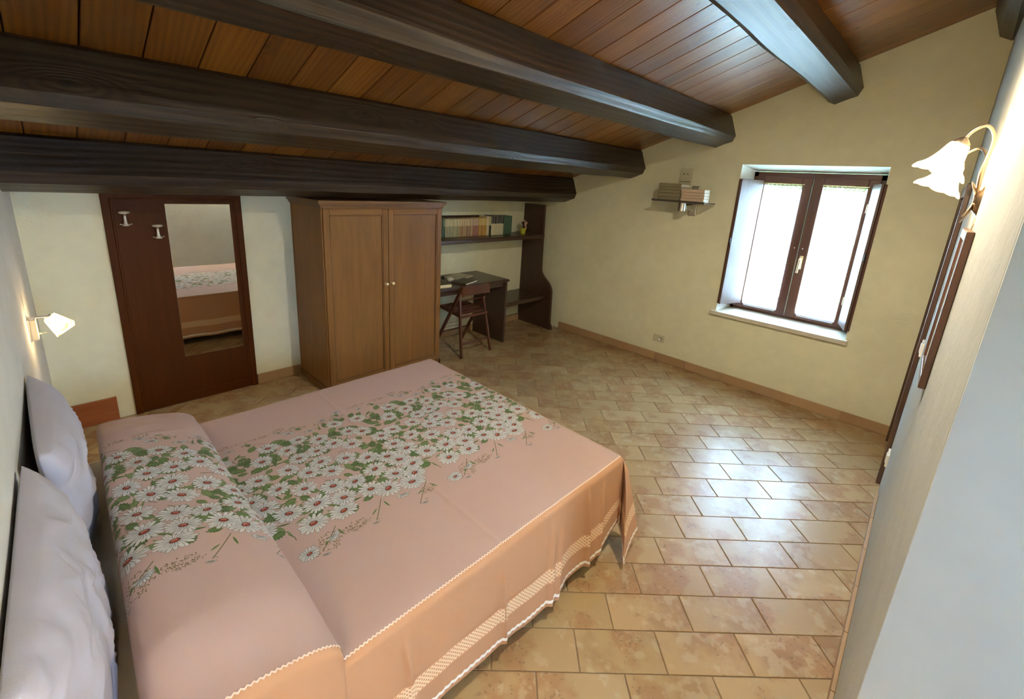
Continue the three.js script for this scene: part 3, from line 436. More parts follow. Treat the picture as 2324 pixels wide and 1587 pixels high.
// folding chair seen from behind
{
  const t = thing('folding_chair', 'reddish-brown wooden folding chair with a slatted seat tucked up to the desk', 'chair');
  const xs = [[2.79, 2.772, 2.785], [3.168, 3.148, 3.148]];
  for (const [xf, xt, xn] of xs) {
    mesh('back_post', bar([xf + 0.0, 0.003, -3.747], [xt + (xf > 3 ? -0.02 : 0.0), 0.745, -3.285], 0.034, 0.02, 0.004), chairMat, t);
    mesh('leg', bar([xn + (xf > 3 ? 0.012 : -0.022), 0.002, -3.262], [xn + (xf > 3 ? -0.022 : 0.024), 0.585, -3.375], 0.03, 0.02, 0.004), chairMat, t);
  }
  // curved top rail
  const rail = []; const A = [2.772, -3.287], B = [3.14, -3.287];
  const sh = new THREE.PlaneGeometry(1, 1, 16, 1), mk = (off) => { const pts = []; for (let k = 0; k <= 16; k++) { const u = k / 16, x = mix(A[0], B[0], u), z = mix(A[1], B[1], u) + 0.035 * (1 - Math.pow(2 * u - 1, 2)) + off; pts.push([x, z]); } return pts; };
  const f = mk(0), bk = mk(-0.016), pos = [];
  const yT = (u) => 0.748, yB = (u) => 0.658 - 0.02 * Math.pow(2 * u - 1, 2);
  const quad = (a, b, c, d) => pos.push(...a, ...b, ...c, ...a, ...c, ...d);
  for (let k = 0; k < 16; k++) { const u = k / 16, v = (k + 1) / 16; const P = (r, y, kk) => [r[kk][0], y, r[kk][1]]; quad(P(f, yB(u), k), P(f, yB(v), k + 1), P(f, yT(v), k + 1), P(f, yT(u), k)); quad(P(bk, yT(u), k), P(bk, yT(v), k + 1), P(bk, yB(v), k + 1), P(bk, yB(u), k)); quad(P(f, yT(u), k), P(f, yT(v), k + 1), P(bk, yT(v), k + 1), P(bk, yT(u), k)); quad(P(bk, yB(u), k), P(bk, yB(v), k + 1), P(f, yB(v), k + 1), P(f, yB(u), k)); if (k === 0) quad(P(bk, yB(u), k), P(f, yB(u), k), P(f, yT(u), k), P(bk, yT(u), k)); if (k === 15) quad(P(f, yB(v), 16), P(bk, yB(v), 16), P(bk, yT(v), 16), P(f, yT(v), 16)); }
  const rg = new THREE.BufferGeometry(); rg.setAttribute('position', new THREE.Float32BufferAttribute(pos, 3)); rg.computeVertexNormals(); rg.setAttribute('uv', new THREE.Float32BufferAttribute(new Float32Array(pos.length / 3 * 2), 2));
  mesh('back_rest', grain(toCreasedNormals(rg, 0.5), 'x'), chairMat, t);
  const seat = new THREE.Group(); seat.name = 'seat'; t.add(seat);
  mesh('seat_rail', bar([2.805, 0.418, -3.325], [2.805, 0.452, -3.68], 0.03, 0.02), chairMat, seat); mesh('seat_rail', bar([3.135, 0.418, -3.325], [3.135, 0.452, -3.68], 0.03, 0.02), chairMat, seat);
  mesh('seat_rail', box(2.79, 3.15, 0.405, 0.43, -3.338, -3.316, 0.004, 'x'), chairMat, seat);
  for (let k = 0; k < 7; k++) { const z = -3.36 - k * 0.048, y = 0.434 + k * 0.0046; mesh('slat', box(2.8, 3.14, y, y + 0.012, z - 0.017, z + 0.017, 0.003, 'x'), chairMat, seat); }
  mesh('rung', bar([2.775, 0.144, -3.29], [3.165, 0.146, -3.29], 0.02, 0.02, 0.008), chairMat, t);
  mesh('rung', bar([2.8, 0.18, -3.64], [3.165, 0.18, -3.64], 0.018, 0.018, 0.008), chairMat, t);
  mesh('pivot_pin', new THREE.CylinderGeometry(0.007, 0.007, 0.42, 10).rotateZ(Math.PI / 2).translate(2.972, 0.565, -3.392), chairMat, t);
}

// ------------------------------------------------------------------ books on the long shelf
{
  const y0 = 1.1625, zf = -3.72;
  const vc = (geo, f) => { const p = geo.attributes.position, c = new Float32Array(p.count * 3), k = new THREE.Color(); for (let i = 0; i < p.count; i++) { k.set(f(p.getX(i), p.getY(i), p.getZ(i))); k.toArray(c, i * 3); } geo.setAttribute('color', new THREE.BufferAttribute(c, 3)); return geo; };
  const bookMat = std({ color: lin(0.95, 0.95, 0.92), vertexColors: true, roughness: 0.6 });
  // a book: block of two stacked bands on the spine side (printed lower band), pages behind
  const book = (w, h, dep, lower, upper, split) => { const a = box(0.0006, w - 0.0006, 0, h * split, -dep, 0, 0.0015), b = box(0.0006, w - 0.0006, h * split, h, -dep, 0, 0.0015); vc(a, () => lower); vc(b, () => upper); const g = join(a, b); return g; };
  let x = 2.648; const row = (n, w0, w1, lo, up, label, h0, split = 0.56, group) => { for (let i = 0; i < n; i++) { const w = rr(w0, w1), h = h0 + rr(-0.003, 0.003), L = lo[Math.floor(rnd() * lo.length)], U = up[Math.floor(rnd() * up.length)]; const m = mesh('book', book(w, h, 0.125 + rr(-0.004, 0.004), L, U, split + rr(-0.01, 0.01)), bookMat); m.position.set(x, y0, zf + rr(-0.002, 0.002)); tag(m, label, 'book', group); x += w; } };
  row(22, 0.0095, 0.0125, ['#35513f', '#4a6a52', '#5c7658'], ['#8f9a80', '#a7ab8c', '#3b5546'], 'thin dark green paperback at the wardrobe end of the shelf row', 0.19, 0.6, 'green paperbacks at the start of the shelf row');
  row(16, 0.009, 0.013, ['#a9a684', '#9b9c76', '#8f9272', '#b3a886'], ['#d2cba4', '#c9c69c', '#d8cfae'], 'thin pale greenish paperback in the long shelf row', 0.19, 0.6, 'pale greenish paperbacks on the shelf');
  row(17, 0.009, 0.013, ['#a9855e', '#b3906a', '#9c7c5c', '#c0a67e'], ['#cdb48c', '#d8c4a0', '#cbb597'], 'thin beige and tan paperback in the middle of the shelf row', 0.191, 0.6, 'tan paperbacks in the middle of the shelf');
  row(8, 0.009, 0.013, ['#a9745a', '#9f6e5e', '#b08468'], ['#c9a98e', '#cfb299'], 'thin pinkish-brown paperback right of the tan ones on the shelf', 0.192, 0.6, 'pinkish paperbacks on the shelf');
  row(11, 0.009, 0.013, ['#b98a3a', '#c79a4a', '#ad8440'], ['#d9bd78', '#d2ae60', '#e0c88c'], 'thin mustard yellow paperback near the end of the shelf row', 0.193, 0.6, 'mustard paperbacks on the shelf');
  row(2, 0.02, 0.022, ['#cfc3a0'], ['#d9cdb0'], 'thicker cream book right after the mustard paperbacks', 0.212, 0.5, 'two cream books beside the mustard paperbacks');
  row(3, 0.011, 0.013, ['#33382a', '#b8b488', '#4a5238'], ['#c4bd92', '#bdb88c'], 'slim olive and cream booklet between cream books and the black set', 0.21, 0.52, 'slim olive booklets on the shelf');
  for (let k = 0; k < 9; k++) {
    row(1, 0.0165, 0.0175, ['#ded6b4', '#d4d2b6', '#d9cda6'], ['#14141c', '#1a1a22', '#20202a'], 'black-topped volume with a white lower spine in the matching set', 0.215, 0.6, 'black and white volumes on the shelf');
    if (k < 8) row(1, 0.0045, 0.0055, ['#ddd6ba'], ['#cdc9b8'], 'slim white volume between the black-topped volumes of the set', 0.216, 0.6, 'slim white volumes on the shelf');
  }
  { const m = mesh('box_file', vc(box(0, 0.135, 0, 0.213, -0.15, 0, 0.003), () => '#4b6a56'), bookMat); m.position.set(x + 0.002, y0, zf); tag(m, 'wide dark green box file closing the shelf row beside the little plant', 'box file'); }
  // little plant in a yellow-green pot
  const p = thing('potted_plant', 'small yellow-green pot with a dried pink and brown plant at the shelf end', 'plant', [4.035, y0, -3.7]);
  mesh('pot', lathe([[0.0001, 0], [0.027, 0], [0.028, 0.003], [0.038, 0.06], [0.041, 0.061], [0.041, 0.07], [0.037, 0.07], [0.035, 0.058], [0.0001, 0.055]], 24), std({ color: lin(0.62, 0.60, 0.06), roughness: 0.4 }), p);
  mesh('stem', join([[-0.012, 0.005, 0.09], [0.006, -0.004, 0.11], [0.016, 0.006, 0.085], [-0.004, 0.01, 0.1]].map(([a, b, h]) => tube([[a * 0.4, 0.05, b * 0.4], [a * 0.8, 0.05 + h * 0.5, b], [a * 1.6, 0.055 + h, b * 1.4]], 0.006, 8, 6))), std({ color: lin(0.05, 0.03, 0.018), roughness: 0.8 }), p);
  const petal = new THREE.SphereGeometry(1, 10, 8).scale(0.011, 0.021, 0.006);
  [[-0.004, 0.157, 0.012, 0.9, '#cdb48a'], [0.012, 0.115, 0.016, 0.2, '#c9a090'], [0.03, 0.1, 0.014, -0.5, '#c59a90'], [0.044, 0.127, 0.01, -0.8, '#c9a79a'], [-0.03, 0.13, 0.01, 1.0, '#51402a'], [0.028, 0.072, 0.02, 0.1, '#d0aa98'], [0.026, 0.14, 0.01, 0.2, '#b98f86']].forEach(([a, b, c, r, col]) => mesh('petal', petal.clone().rotateZ(r).translate(a, b, c), std({ color: new THREE.Color(col), roughness: 0.8 }), p));
}
// things on the desk
{
  const bk = (name, label, w, d, h, cov, pos, turn) => { const t = thing(name, label, 'book', pos, turn); mesh('cover', join(box(-w / 2, w / 2, 0, 0.002, -d / 2, d / 2, 0.0008), box(-w / 2, w / 2, h - 0.002, h, -d / 2, d / 2, 0.0008), box(-w / 2, -w / 2 + 0.003, 0, h, -d / 2, d / 2, 0.0008)), std({ color: cov, roughness: 0.55 }), t); mesh('pages', box(-w / 2 + 0.003, w / 2 - 0.003, 0.002, h - 0.002, -d / 2 + 0.002, d / 2 - 0.003, 0.001), pageMat, t); return t; };
  bk('book', 'thick closed book with an olive cover and cream pages facing out, on the desk', 0.16, 0.235, 0.034, lin(0.10, 0.09, 0.035), [2.635, 0.7325, -3.49], -0.12);
  bk('book', 'book with a dark printed cover lying at the front of the desk', 0.235, 0.17, 0.018, lin(0.085, 0.065, 0.035), [2.955, 0.7325, -3.475], 0.33);
  bk('book', 'pale grey-beige magazine lying behind the dark-covered book on the desk', 0.29, 0.2, 0.012, lin(0.48, 0.44, 0.32), [3.06, 0.7325, -3.705], 0.33);
  const g = thing('sunglasses', 'dark sunglasses lying beyond the thick olive book on the desk', 'glasses', [2.79, 0.735, -3.665], 0.2);
  for (const s of [-1, 1]) mesh('lens', new THREE.SphereGeometry(1, 14, 10).scale(0.026, 0.02, 0.004).rotateX(-0.5).translate(s * 0.036, 0.019, 0), std({ color: lin(0.02, 0.02, 0.02), roughness: 0.1 }), g);
  mesh('frame', join(tube([[-0.06, 0.03, 0], [0, 0.034, 0.002], [0.06, 0.03, 0]], 0.003, 10, 6), tube([[-0.06, 0.03, 0], [-0.055, 0.012, -0.06], [-0.05, 0.003, -0.11]], 0.003, 8, 6), tube([[0.06, 0.03, 0], [0.055, 0.012, -0.06], [0.05, 0.003, -0.11]], 0.003, 8, 6)), plasticDark, g);
  const c = mesh('crumpled_tissue', new THREE.IcosahedronGeometry(0.032, 3), std({ color: lin(0.75, 0.73, 0.66), roughness: 0.9 })); { const p = c.geometry.attributes.position; for (let i = 0; i < p.count; i++) { const k = 0.7 + 0.6 * fbm(p.getX(i) * 60 + 9, p.getY(i) * 60 + p.getZ(i) * 47 + 5, 3); p.setXYZ(i, p.getX(i) * k * 1.2, p.getY(i) * k * 0.7, p.getZ(i) * k); } c.geometry.computeVertexNormals(); }
  c.position.set(2.865, 0.75, -3.60); tag(c, 'crumpled white tissue between the olive book and the magazine on the desk', 'tissue');
}

// ------------------------------------------------------------------ window wall: bracket shelf with stacked books, sockets
{
  const t = thing('wall_bracket_shelf', 'small dark tray on a silver swivel bracket fixed to the window wall', 'shelf');
  mesh('tray', join(box(4.10, 4.36, 1.668, 1.678, -2.115, -1.615, 0.003), box(4.095, 4.108, 1.67, 1.686, -2.118, -1.612, 0.002)).rotateZ(0), std({ color: lin(0.06, 0.052, 0.04), roughness: 0.4 }), t);
  mesh('wall_plate', box(4.392, 4.411, 1.545, 1.825, -1.872, -1.796, 0.008), silver, t);
  mesh('arm', join(box(4.2, 4.395, 1.598, 1.655, -1.86, -1.815, 0.012), new THREE.CylinderGeometry(0.03, 0.03, 0.06, 20).translate(4.37, 1.626, -1.835)), silver, t);
  mesh('knuckle', join(new THREE.CylinderGeometry(0.036, 0.036, 0.068, 24).translate(4.19, 1.625, -1.852), new THREE.CylinderGeometry(0.03, 0.03, 0.01, 24).translate(4.19, 1.662, -1.852)), silver, t);
  const cov = std({ color: lin(0.24, 0.21, 0.125), roughness: 0.6 }), cov2 = std({ color: lin(0.55, 0.42, 0.31), roughness: 0.6 }), pg = std({ color: lin(0.80, 0.80, 0.74), roughness: 0.8 });
  const stack = (n, y, hs, z0, z1, x0, x1, c, nm, grp) => { for (let i = 0; i < n; i++) { const h = hs[i], j = rr(-0.006, 0.006); const b = thing('book', nm[i], 'book', [0, y, 0]); mesh('cover', join(box(x0 + j, x1 + j, 0.0003, 0.003, z0, z1, 0.001), box(x0 + j, x1 + j, h - 0.003, h, z0, z1, 0.001), box(x0 + j - 0.004, x0 + j + 0.008, 0.001, h - 0.001, z0 + 0.001, z1 - 0.001, 0.006)), c, b); mesh('pages', box(x0 + j + 0.004, x1 + j - 0.003, 0.003, h - 0.003, z0 + 0.003, z1 - 0.003, 0.001), pg, b); y += h; } };
  const ord = ['bottom', 'second from the bottom', 'middle', 'fourth from the bottom', 'topmost'];
  stack(5, 1.678, [0.034, 0.034, 0.03, 0.026, 0.032], -2.09, -1.868, 4.155, 4.35, cov, ord.map((o) => `olive-brown book, ${o} in the taller stack on the window wall bracket`));
  stack(4, 1.678, [0.034, 0.024, 0.026, 0.03], -1.845, -1.63, 4.115, 4.235, cov2, ['bottom', 'second', 'third', 'top'].map((o) => `pinkish-beige book with bright page ends, ${o} of the shorter bracket stack`));
  // sockets
  const plate = (name, label, y0, y1, z0, z1, fn) => { const g = thing(name, label, 'socket', [xB, (y0 + y1) / 2, (z0 + z1) / 2]); const h = (y1 - y0) / 2, w = (z1 - z0) / 2; mesh('cover_plate', join(box(-0.009, 0.001, -h, h, -w, w, 0.003), box(-0.011, -0.008, -h * 0.62, h * 0.62, -w * 0.72, w * 0.72, 0.002)), plastic, g); fn(g); return g; };
  plate('wall_socket', 'pale socket plate low on the wall below and left of the window', 0.203, 0.281, -2.046, -1.922, (g) => { mesh('switch_key', box(-0.014, -0.009, -0.022, 0.022, -0.036, -0.008, 0.002), plastic, g); mesh('socket_insert', new THREE.CylinderGeometry(0.019, 0.019, 0.008, 20).rotateZ(Math.PI / 2).translate(-0.008, 0, 0.02), plasticDark, g); mesh('socket_core', new THREE.CylinderGeometry(0.015, 0.015, 0.008, 20).rotateZ(Math.PI / 2).translate(-0.0105, -0.002, 0.017), whitePlastic, g); });
  plate('wall_socket', 'double socket plate with two dark holes above the stacked books', 1.74, 1.984, -2.014, -1.893, (g) => { mesh('socket_insert', box(-0.013, -0.009, 0.045, 0.095, -0.035, 0.035, 0.002), plastic, g); for (const s of [-1, 1]) mesh('socket_hole', new THREE.CylinderGeometry(0.006, 0.006, 0.003, 12).rotateZ(Math.PI / 2).translate(-0.013, 0.07, s * 0.018), plasticDark, g); mesh('plate_joint', box(-0.012, -0.008, -0.004, 0.001, -0.055, 0.055, 0.001), plasticDark, g); });
}

// ------------------------------------------------------------------ right wall: door, switch, socket, picture
{
  const ang = Math.atan(0.019), put = (o, x) => { o.position.set(x, 0, zD(x)); o.rotation.y = ang; return o; };
  const d = put(structure('door_2'), 3.55);   // local x along the wall, -z into the room
  mesh('door_frame', join(box(0, 0.07, 0, 1.9, -0.024, 0.0, 0.004, 'y'), box(0.74, 0.81, 0, 1.9, -0.024, 0.0, 0.004, 'y'), box(0, 0.81, 1.83, 1.9, -0.025, 0.0, 0.004, 'x')), casingMat, d);
  mesh('door_panel', box(0.07, 0.74, 0.008, 1.83, -0.008, 0.0, 0.002, 'y'), casingMat, d);
  mesh('door_bead', join(box(0.07, 0.085, 0.01, 1.83, -0.014, -0.004, 0.003), box(0.725, 0.74, 0.01, 1.83, -0.014, -0.004, 0.003)), frameMat, d);
  const sw = (label, x, y, h, w) => { const g = put(thing('wall_switch', label, 'switch'), x); mesh('cover_plate', box(-w, w, y - h, y + h, -0.011, 0.001, 0.003), whitePlastic, g); mesh('switch_key', box(-w * 0.5, w * 0.5, y - h * 0.6, y + h * 0.6, -0.015, -0.01, 0.002), whitePlastic, g); };
  sw('white switch plate at hand height beside the brown door casing', 3.45, 0.97, 0.04, 0.06); sw('white socket plate low beside the foot of the brown door casing', 3.46, 0.24, 0.04, 0.06);
  const f = put(thing('picture_frame', 'dark wooden picture frame seen edge-on under the right wall lamp', 'picture'), 2.13);
  mesh('frame_bar', box(0, 0.035, 1.125, 1.69, -0.022, -0.001, 0.003, 'y'), frameMat, f); mesh('frame_bar', box(0.375, 0.41, 1.125, 1.69, -0.022, -0.001, 0.003, 'y'), frameMat, f);
  mesh('frame_bar', box(0.035, 0.375, 1.655, 1.69, -0.022, -0.001, 0.003, 'x'), frameMat, f); mesh('frame_bar', box(0.035, 0.375, 1.125, 1.16, -0.022, -0.001, 0.003, 'x'), frameMat, f);
  const art = dataTex(64, 96, (u, v, c) => { const m = u < 0.16 || u > 0.84 || v < 0.13 || v > 0.87; if (m) { c[0] = 228; c[1] = 222; c[2] = 206; } else { const n = fbm(u * 5, v * 6, 4); c[0] = 130 + 90 * n; c[1] = 72 + 60 * n; c[2] = 40 + 40 * n; } });
  const pr = new THREE.PlaneGeometry(0.35, 0.51); pr.rotateY(Math.PI); mesh('print', join(pr.translate(0.205, 1.4075, -0.012)), std({ map: art, roughness: 0.7 }), f);
  mesh('glazing', box(0.03, 0.38, 1.155, 1.66, -0.017, -0.0145, 0), glassMat, f);
  mesh('hanger', tube([[0.2, 1.69, -0.006], [0.205, 1.71, -0.004], [0.21, 1.69, -0.006]], 0.002, 8, 5), bronze, f);
}

// ------------------------------------------------------------------ lamps
{
  // two-flower wall sconce
  const shadeMat = phy({ color: lin(0.95, 0.84, 0.55), transmission: 0.4, thickness: 0, roughness: 1, side: THREE.DoubleSide, emissive: lin(1, 0.78, 0.42), emissiveIntensity: 0.12, specularIntensity: 0.3 });
  const bulbMat = std({ color: lin(1, 1, 1), emissive: lin(1, 0.8, 0.5), emissiveIntensity: 3 });
  const x0 = 2.45, z0 = zD(2.45), t = thing('wall_lamp', 'bronze wall lamp with two lit flower-shaped glass shades on the right wall', 'lamp', [x0, 1.795, z0]);
  mesh('back_plate', lathe([[0.0001, 0.022], [0.02, 0.02], [0.032, 0.01], [0.04, 0.0]], 24).scale(1, 1, 1.5).rotateX(-Math.PI / 2), bronze, t);
  const lf = (a, l, c) => { const g = new THREE.SphereGeometry(1, 10, 8); const p = g.attributes.position; for (let i = 0; i < p.count; i++) { const y = p.getY(i); p.setXYZ(i, p.getX(i) * 0.016 * (1 - 0.5 * Math.max(0, y)), (y * 0.5 + 0.5) * l, p.getZ(i) * 0.004 - 0.02 * (y * 0.5 + 0.5) ** 2); } g.computeVertexNormals(); return g.rotateZ(a).translate(0, 0, -0.018); };
  for (const [a, l] of [[0.5, 0.075], [-0.5, 0.075], [2.7, 0.07], [-2.7, 0.07], [3.14, 0.085]]) mesh('leaf', lf(a, l), bronze, t);
  [[-0.13, 0.188, 0.043], [0.15, 0.138, 0.0]].forEach(([dx, yt, dy]) => {
    mesh('arm', tube([[dx * 0.1, 0.02, -0.015], [dx * 0.45, 0.10, -0.022], [dx * 0.75, yt + 0.03, -0.02], [dx * 0.95, yt + 0.062, -0.045], [dx, yt + 0.045, -0.075], [dx, yt + 0.017, -0.092]], 0.0055, 40, 8), bronze, t);
    const s = new THREE.Group(); s.name = 'lamp_shade'; s.position.set(dx, yt + 0.02, -0.091); s.rotation.set(0.36, 0, 0); t.add(s);
    mesh('cup', lathe([[0.006, 0.004], [0.012, 0], [0.024, -0.012], [0.028, -0.022], [0.0265, -0.022]], 20), bronze, s);
    const N = 60, M = 14, pos = [], idx = [];
    for (let j = 0; j <= M; j++) for (let i = 0; i <= N; i++) { const v = j / M, a = i / N * 6.2832, lobe = Math.pow(Math.abs(Math.cos(a * 2.5)), 0.8), rr0 = mix(0.026, 0.046, Math.pow(v, 0.55)) + 0.034 * Math.pow(v, 3.2), R = rr0 * (1 + 0.10 * v * v * (lobe - 0.4)), y = -0.018 - 0.102 * v - 0.02 * Math.pow(v, 4) * (lobe - 0.3); pos.push(R * Math.cos(a), y, R * Math.sin(a)); }
    for (let j = 0; j < M; j++) for (let i = 0; i < N; i++) { const a = j * (N + 1) + i, b = a + N + 1; idx.push(a, a + 1, b, b, a + 1, b + 1); }
    const g = new THREE.BufferGeometry(); g.setAttribute('position', new THREE.Float32BufferAttribute(pos, 3)); g.setIndex(idx); g.computeVertexNormals();
    mesh('glass', g, shadeMat, s);
    const bb = mesh('bulb', new THREE.SphereGeometry(0.02, 16, 12).scale(1, 1.3, 1).translate(0, -0.075, 0), bulbMat, s);
    const L = new THREE.PointLight(WARM, SCONCE_I); L.position.set(0, -0.075, 0); L.castShadow = true; s.add(L);
  });
  // pendant over the middle of the room, above the frame
  {
    const px = 1.78, py = 2.52, pz = -0.41, top = roofY(pz), p = thing('pendant_lamp', 'small pendant lamp with a cream shade hanging between the dark beams', 'lamp', [px, py, pz]);
    mesh('ceiling_rose', lathe([[0.0001, 0], [0.045, 0], [0.04, -0.02], [0.0001, -0.03]], 20).translate(0, top - py, 0), bronze, p);
    mesh('cord', new THREE.CylinderGeometry(0.003, 0.003, top - py - 0.06, 8).translate(0, (top - py + 0.06) / 2, 0), blackIron, p);
    mesh('lamp_shade', lathe([[0.02, 0.07], [0.045, 0.06], [0.085, 0.02], [0.11, -0.03], [0.107, -0.03], [0.082, 0.018], [0.043, 0.056], [0.02, 0.066]], 32), phy({ color: lin(0.85, 0.78, 0.6), roughness: 1, transmission: 0.25, thickness: 0, side: THREE.DoubleSide }), p);
    mesh('socket', new THREE.CylinderGeometry(0.016, 0.02, 0.05, 16).translate(0, 0.045, 0), bronze, p);
    mesh('bulb', new THREE.SphereGeometry(0.028, 16, 12).translate(0, 0, 0), bulbMat, p);
    const L = new THREE.PointLight(PENDANT, PENDANT_I); L.position.set(0, 0, 0); L.castShadow = true; L.shadow.radius = 1.6; p.add(L);
  }
  // bedside lamps on the headboard wall
  const mosaic = dataTex(64, 64, (u, v, c) => { const a = vnoise(u * 7, v * 7, 7, 7), b = vnoise(u * 9 + 3, v * 9 + 1, 9, 9); const d = a > 0.72; c[0] = d ? 150 : 255; c[1] = d ? 128 : 238; c[2] = d ? 96 : (b > 0.6 ? 170 : 206); });
  const sh2 = phy({ color: lin(1, 1, 1), map: mosaic, transmission: 0.55, thickness: 0, roughness: 1, side: THREE.DoubleSide, emissive: lin(1, 0.8, 0.45), emissiveIntensity: 0.7, emissiveMap: mosaic });
  const lamp = (z, I, label) => {
    const t = thing('bedside_lamp', label, 'lamp', [xC(z), 0.915, z], -0.017);
    mesh('back_box', box(0, 0.03, -0.052, 0.05, -0.032, 0.032, 0.003), std({ color: lin(0.72, 0.62, 0.42), roughness: 0.5 }), t);
    mesh('base_plate', box(-0.001, 0.006, -0.056, 0.056, -0.04, 0.04, 0.002), silver, t);
    mesh('arm', join(tube([[0.01, 0.053, 0], [0.03, 0.056, 0], [0.072, 0.054, 0]], 0.005, 10, 8), box(0.0, 0.03, 0.049, 0.054, -0.02, 0.02, 0.001)), silver, t);
    mesh('switch', join(new THREE.SphereGeometry(0.005, 10, 8).translate(0.036, -0.03, 0), new THREE.CylinderGeometry(0.0015, 0.0015, 0.02, 6).rotateZ(Math.PI / 2).translate(0.048, -0.029, 0)), brass, t);
    const s = new THREE.Group(); s.name = 'lamp_shade'; s.position.set(0.078, 0.05, 0); s.rotation.set(0, 0, 0.62); t.add(s);
    // square glass cup, wider at its open lower end
    const pos = [], q = (a, b, c, d) => pos.push(...a, ...b, ...c, ...a, ...c, ...d), T = 0.024, Bt = 0.044, h = 0.088, ct = [[-T, 0, -T], [T, 0, -T], [T, 0, T], [-T, 0, T]], cb = [[-Bt, -h, -Bt], [Bt, -h, -Bt], [Bt, -h, Bt], [-Bt, -h, Bt]];
    for (let i = 0; i < 4; i++) { const j = (i + 1) % 4; q(ct[i], ct[j], cb[j], cb[i]); } q(ct[3], ct[2], ct[1], ct[0]);
    const g = new THREE.BufferGeometry(); g.setAttribute('position', new THREE.Float32BufferAttribute(pos, 3)); const uv = []; for (let i = 0; i < 5; i++) uv.push(0, 1, 1, 1, 1, 0, 0, 1, 1, 0, 0, 0); g.setAttribute('uv', new THREE.Float32BufferAttribute(uv, 2)); g.computeVertexNormals();
    mesh('glass', g, sh2, s);
    mesh('socket', lathe([[0.0001, 0.012], [0.012, 0.01], [0.013, -0.004], [0.0001, -0.006]], 16), silver, s);
    mesh('bulb', new THREE.SphereGeometry(0.016, 14, 10).translate(0, -0.05, 0), bulbMat, s);
    const L = new THREE.PointLight(WARM, I * 0.3); L.position.set(0, -0.05, 0); L.castShadow = true; s.add(L);
    const S = new THREE.SpotLight(WARM, I, 0, 1.05, 0.9); S.position.set(0, -0.072, 0); S.target.position.set(0, -1, 0); S.castShadow = true; s.add(S); s.add(S.target);
  };
  lamp(-3.16, BED_I, 'small lit bedside lamp with a mosaic glass shade beside the far pillow');
  lamp(-0.30, BED2_I, 'small lit bedside lamp with a mosaic glass shade on the near side of the bed');
}

// ------------------------------------------------------------------ bed
const ZN = -0.905, ZF = -2.525, XF = 1.845, YB = 0.487;
{
  const b = thing('bed', 'double bed base with mattress hidden under the peach coverlet', 'bed');
  const fm = wood(0.10, 0.12, -0.0265);
  mesh('frame', join(box(-0.1, XF - 0.05, 0.2, 0.27, ZN - 0.06, ZN - 0.035, 0.004), box(-0.1, XF - 0.05, 0.2, 0.27, ZF + 0.035, ZF + 0.06, 0.004), box(XF - 0.075, XF - 0.05, 0.2, 0.27, ZF + 0.035, ZN - 0.035, 0.004), box(-0.1, -0.075, 0.2, 0.27, ZF + 0.035, ZN - 0.035, 0.004)), fm, b);
  for (const [x, z] of [[0, ZN - 0.1], [0, ZF + 0.1], [XF - 0.14, ZN - 0.1], [XF - 0.14, ZF + 0.1]]) mesh('leg', box(x - 0.025, x + 0.025, 0, 0.2, z - 0.025, z + 0.025, 0.004), fm, b);
  mesh('slat_base', box(-0.08, XF - 0.06, 0.25, 0.27, ZF + 0.06, ZN - 0.06, 0.002), fm, b);
  mesh('mattress', box(-0.13, XF - 0.03, 0.27, YB - 0.022, ZF + 0.03, ZN - 0.03, 0.03), std({ color: lin(0.7, 0.66, 0.6), roughness: 0.9 }), b);
}
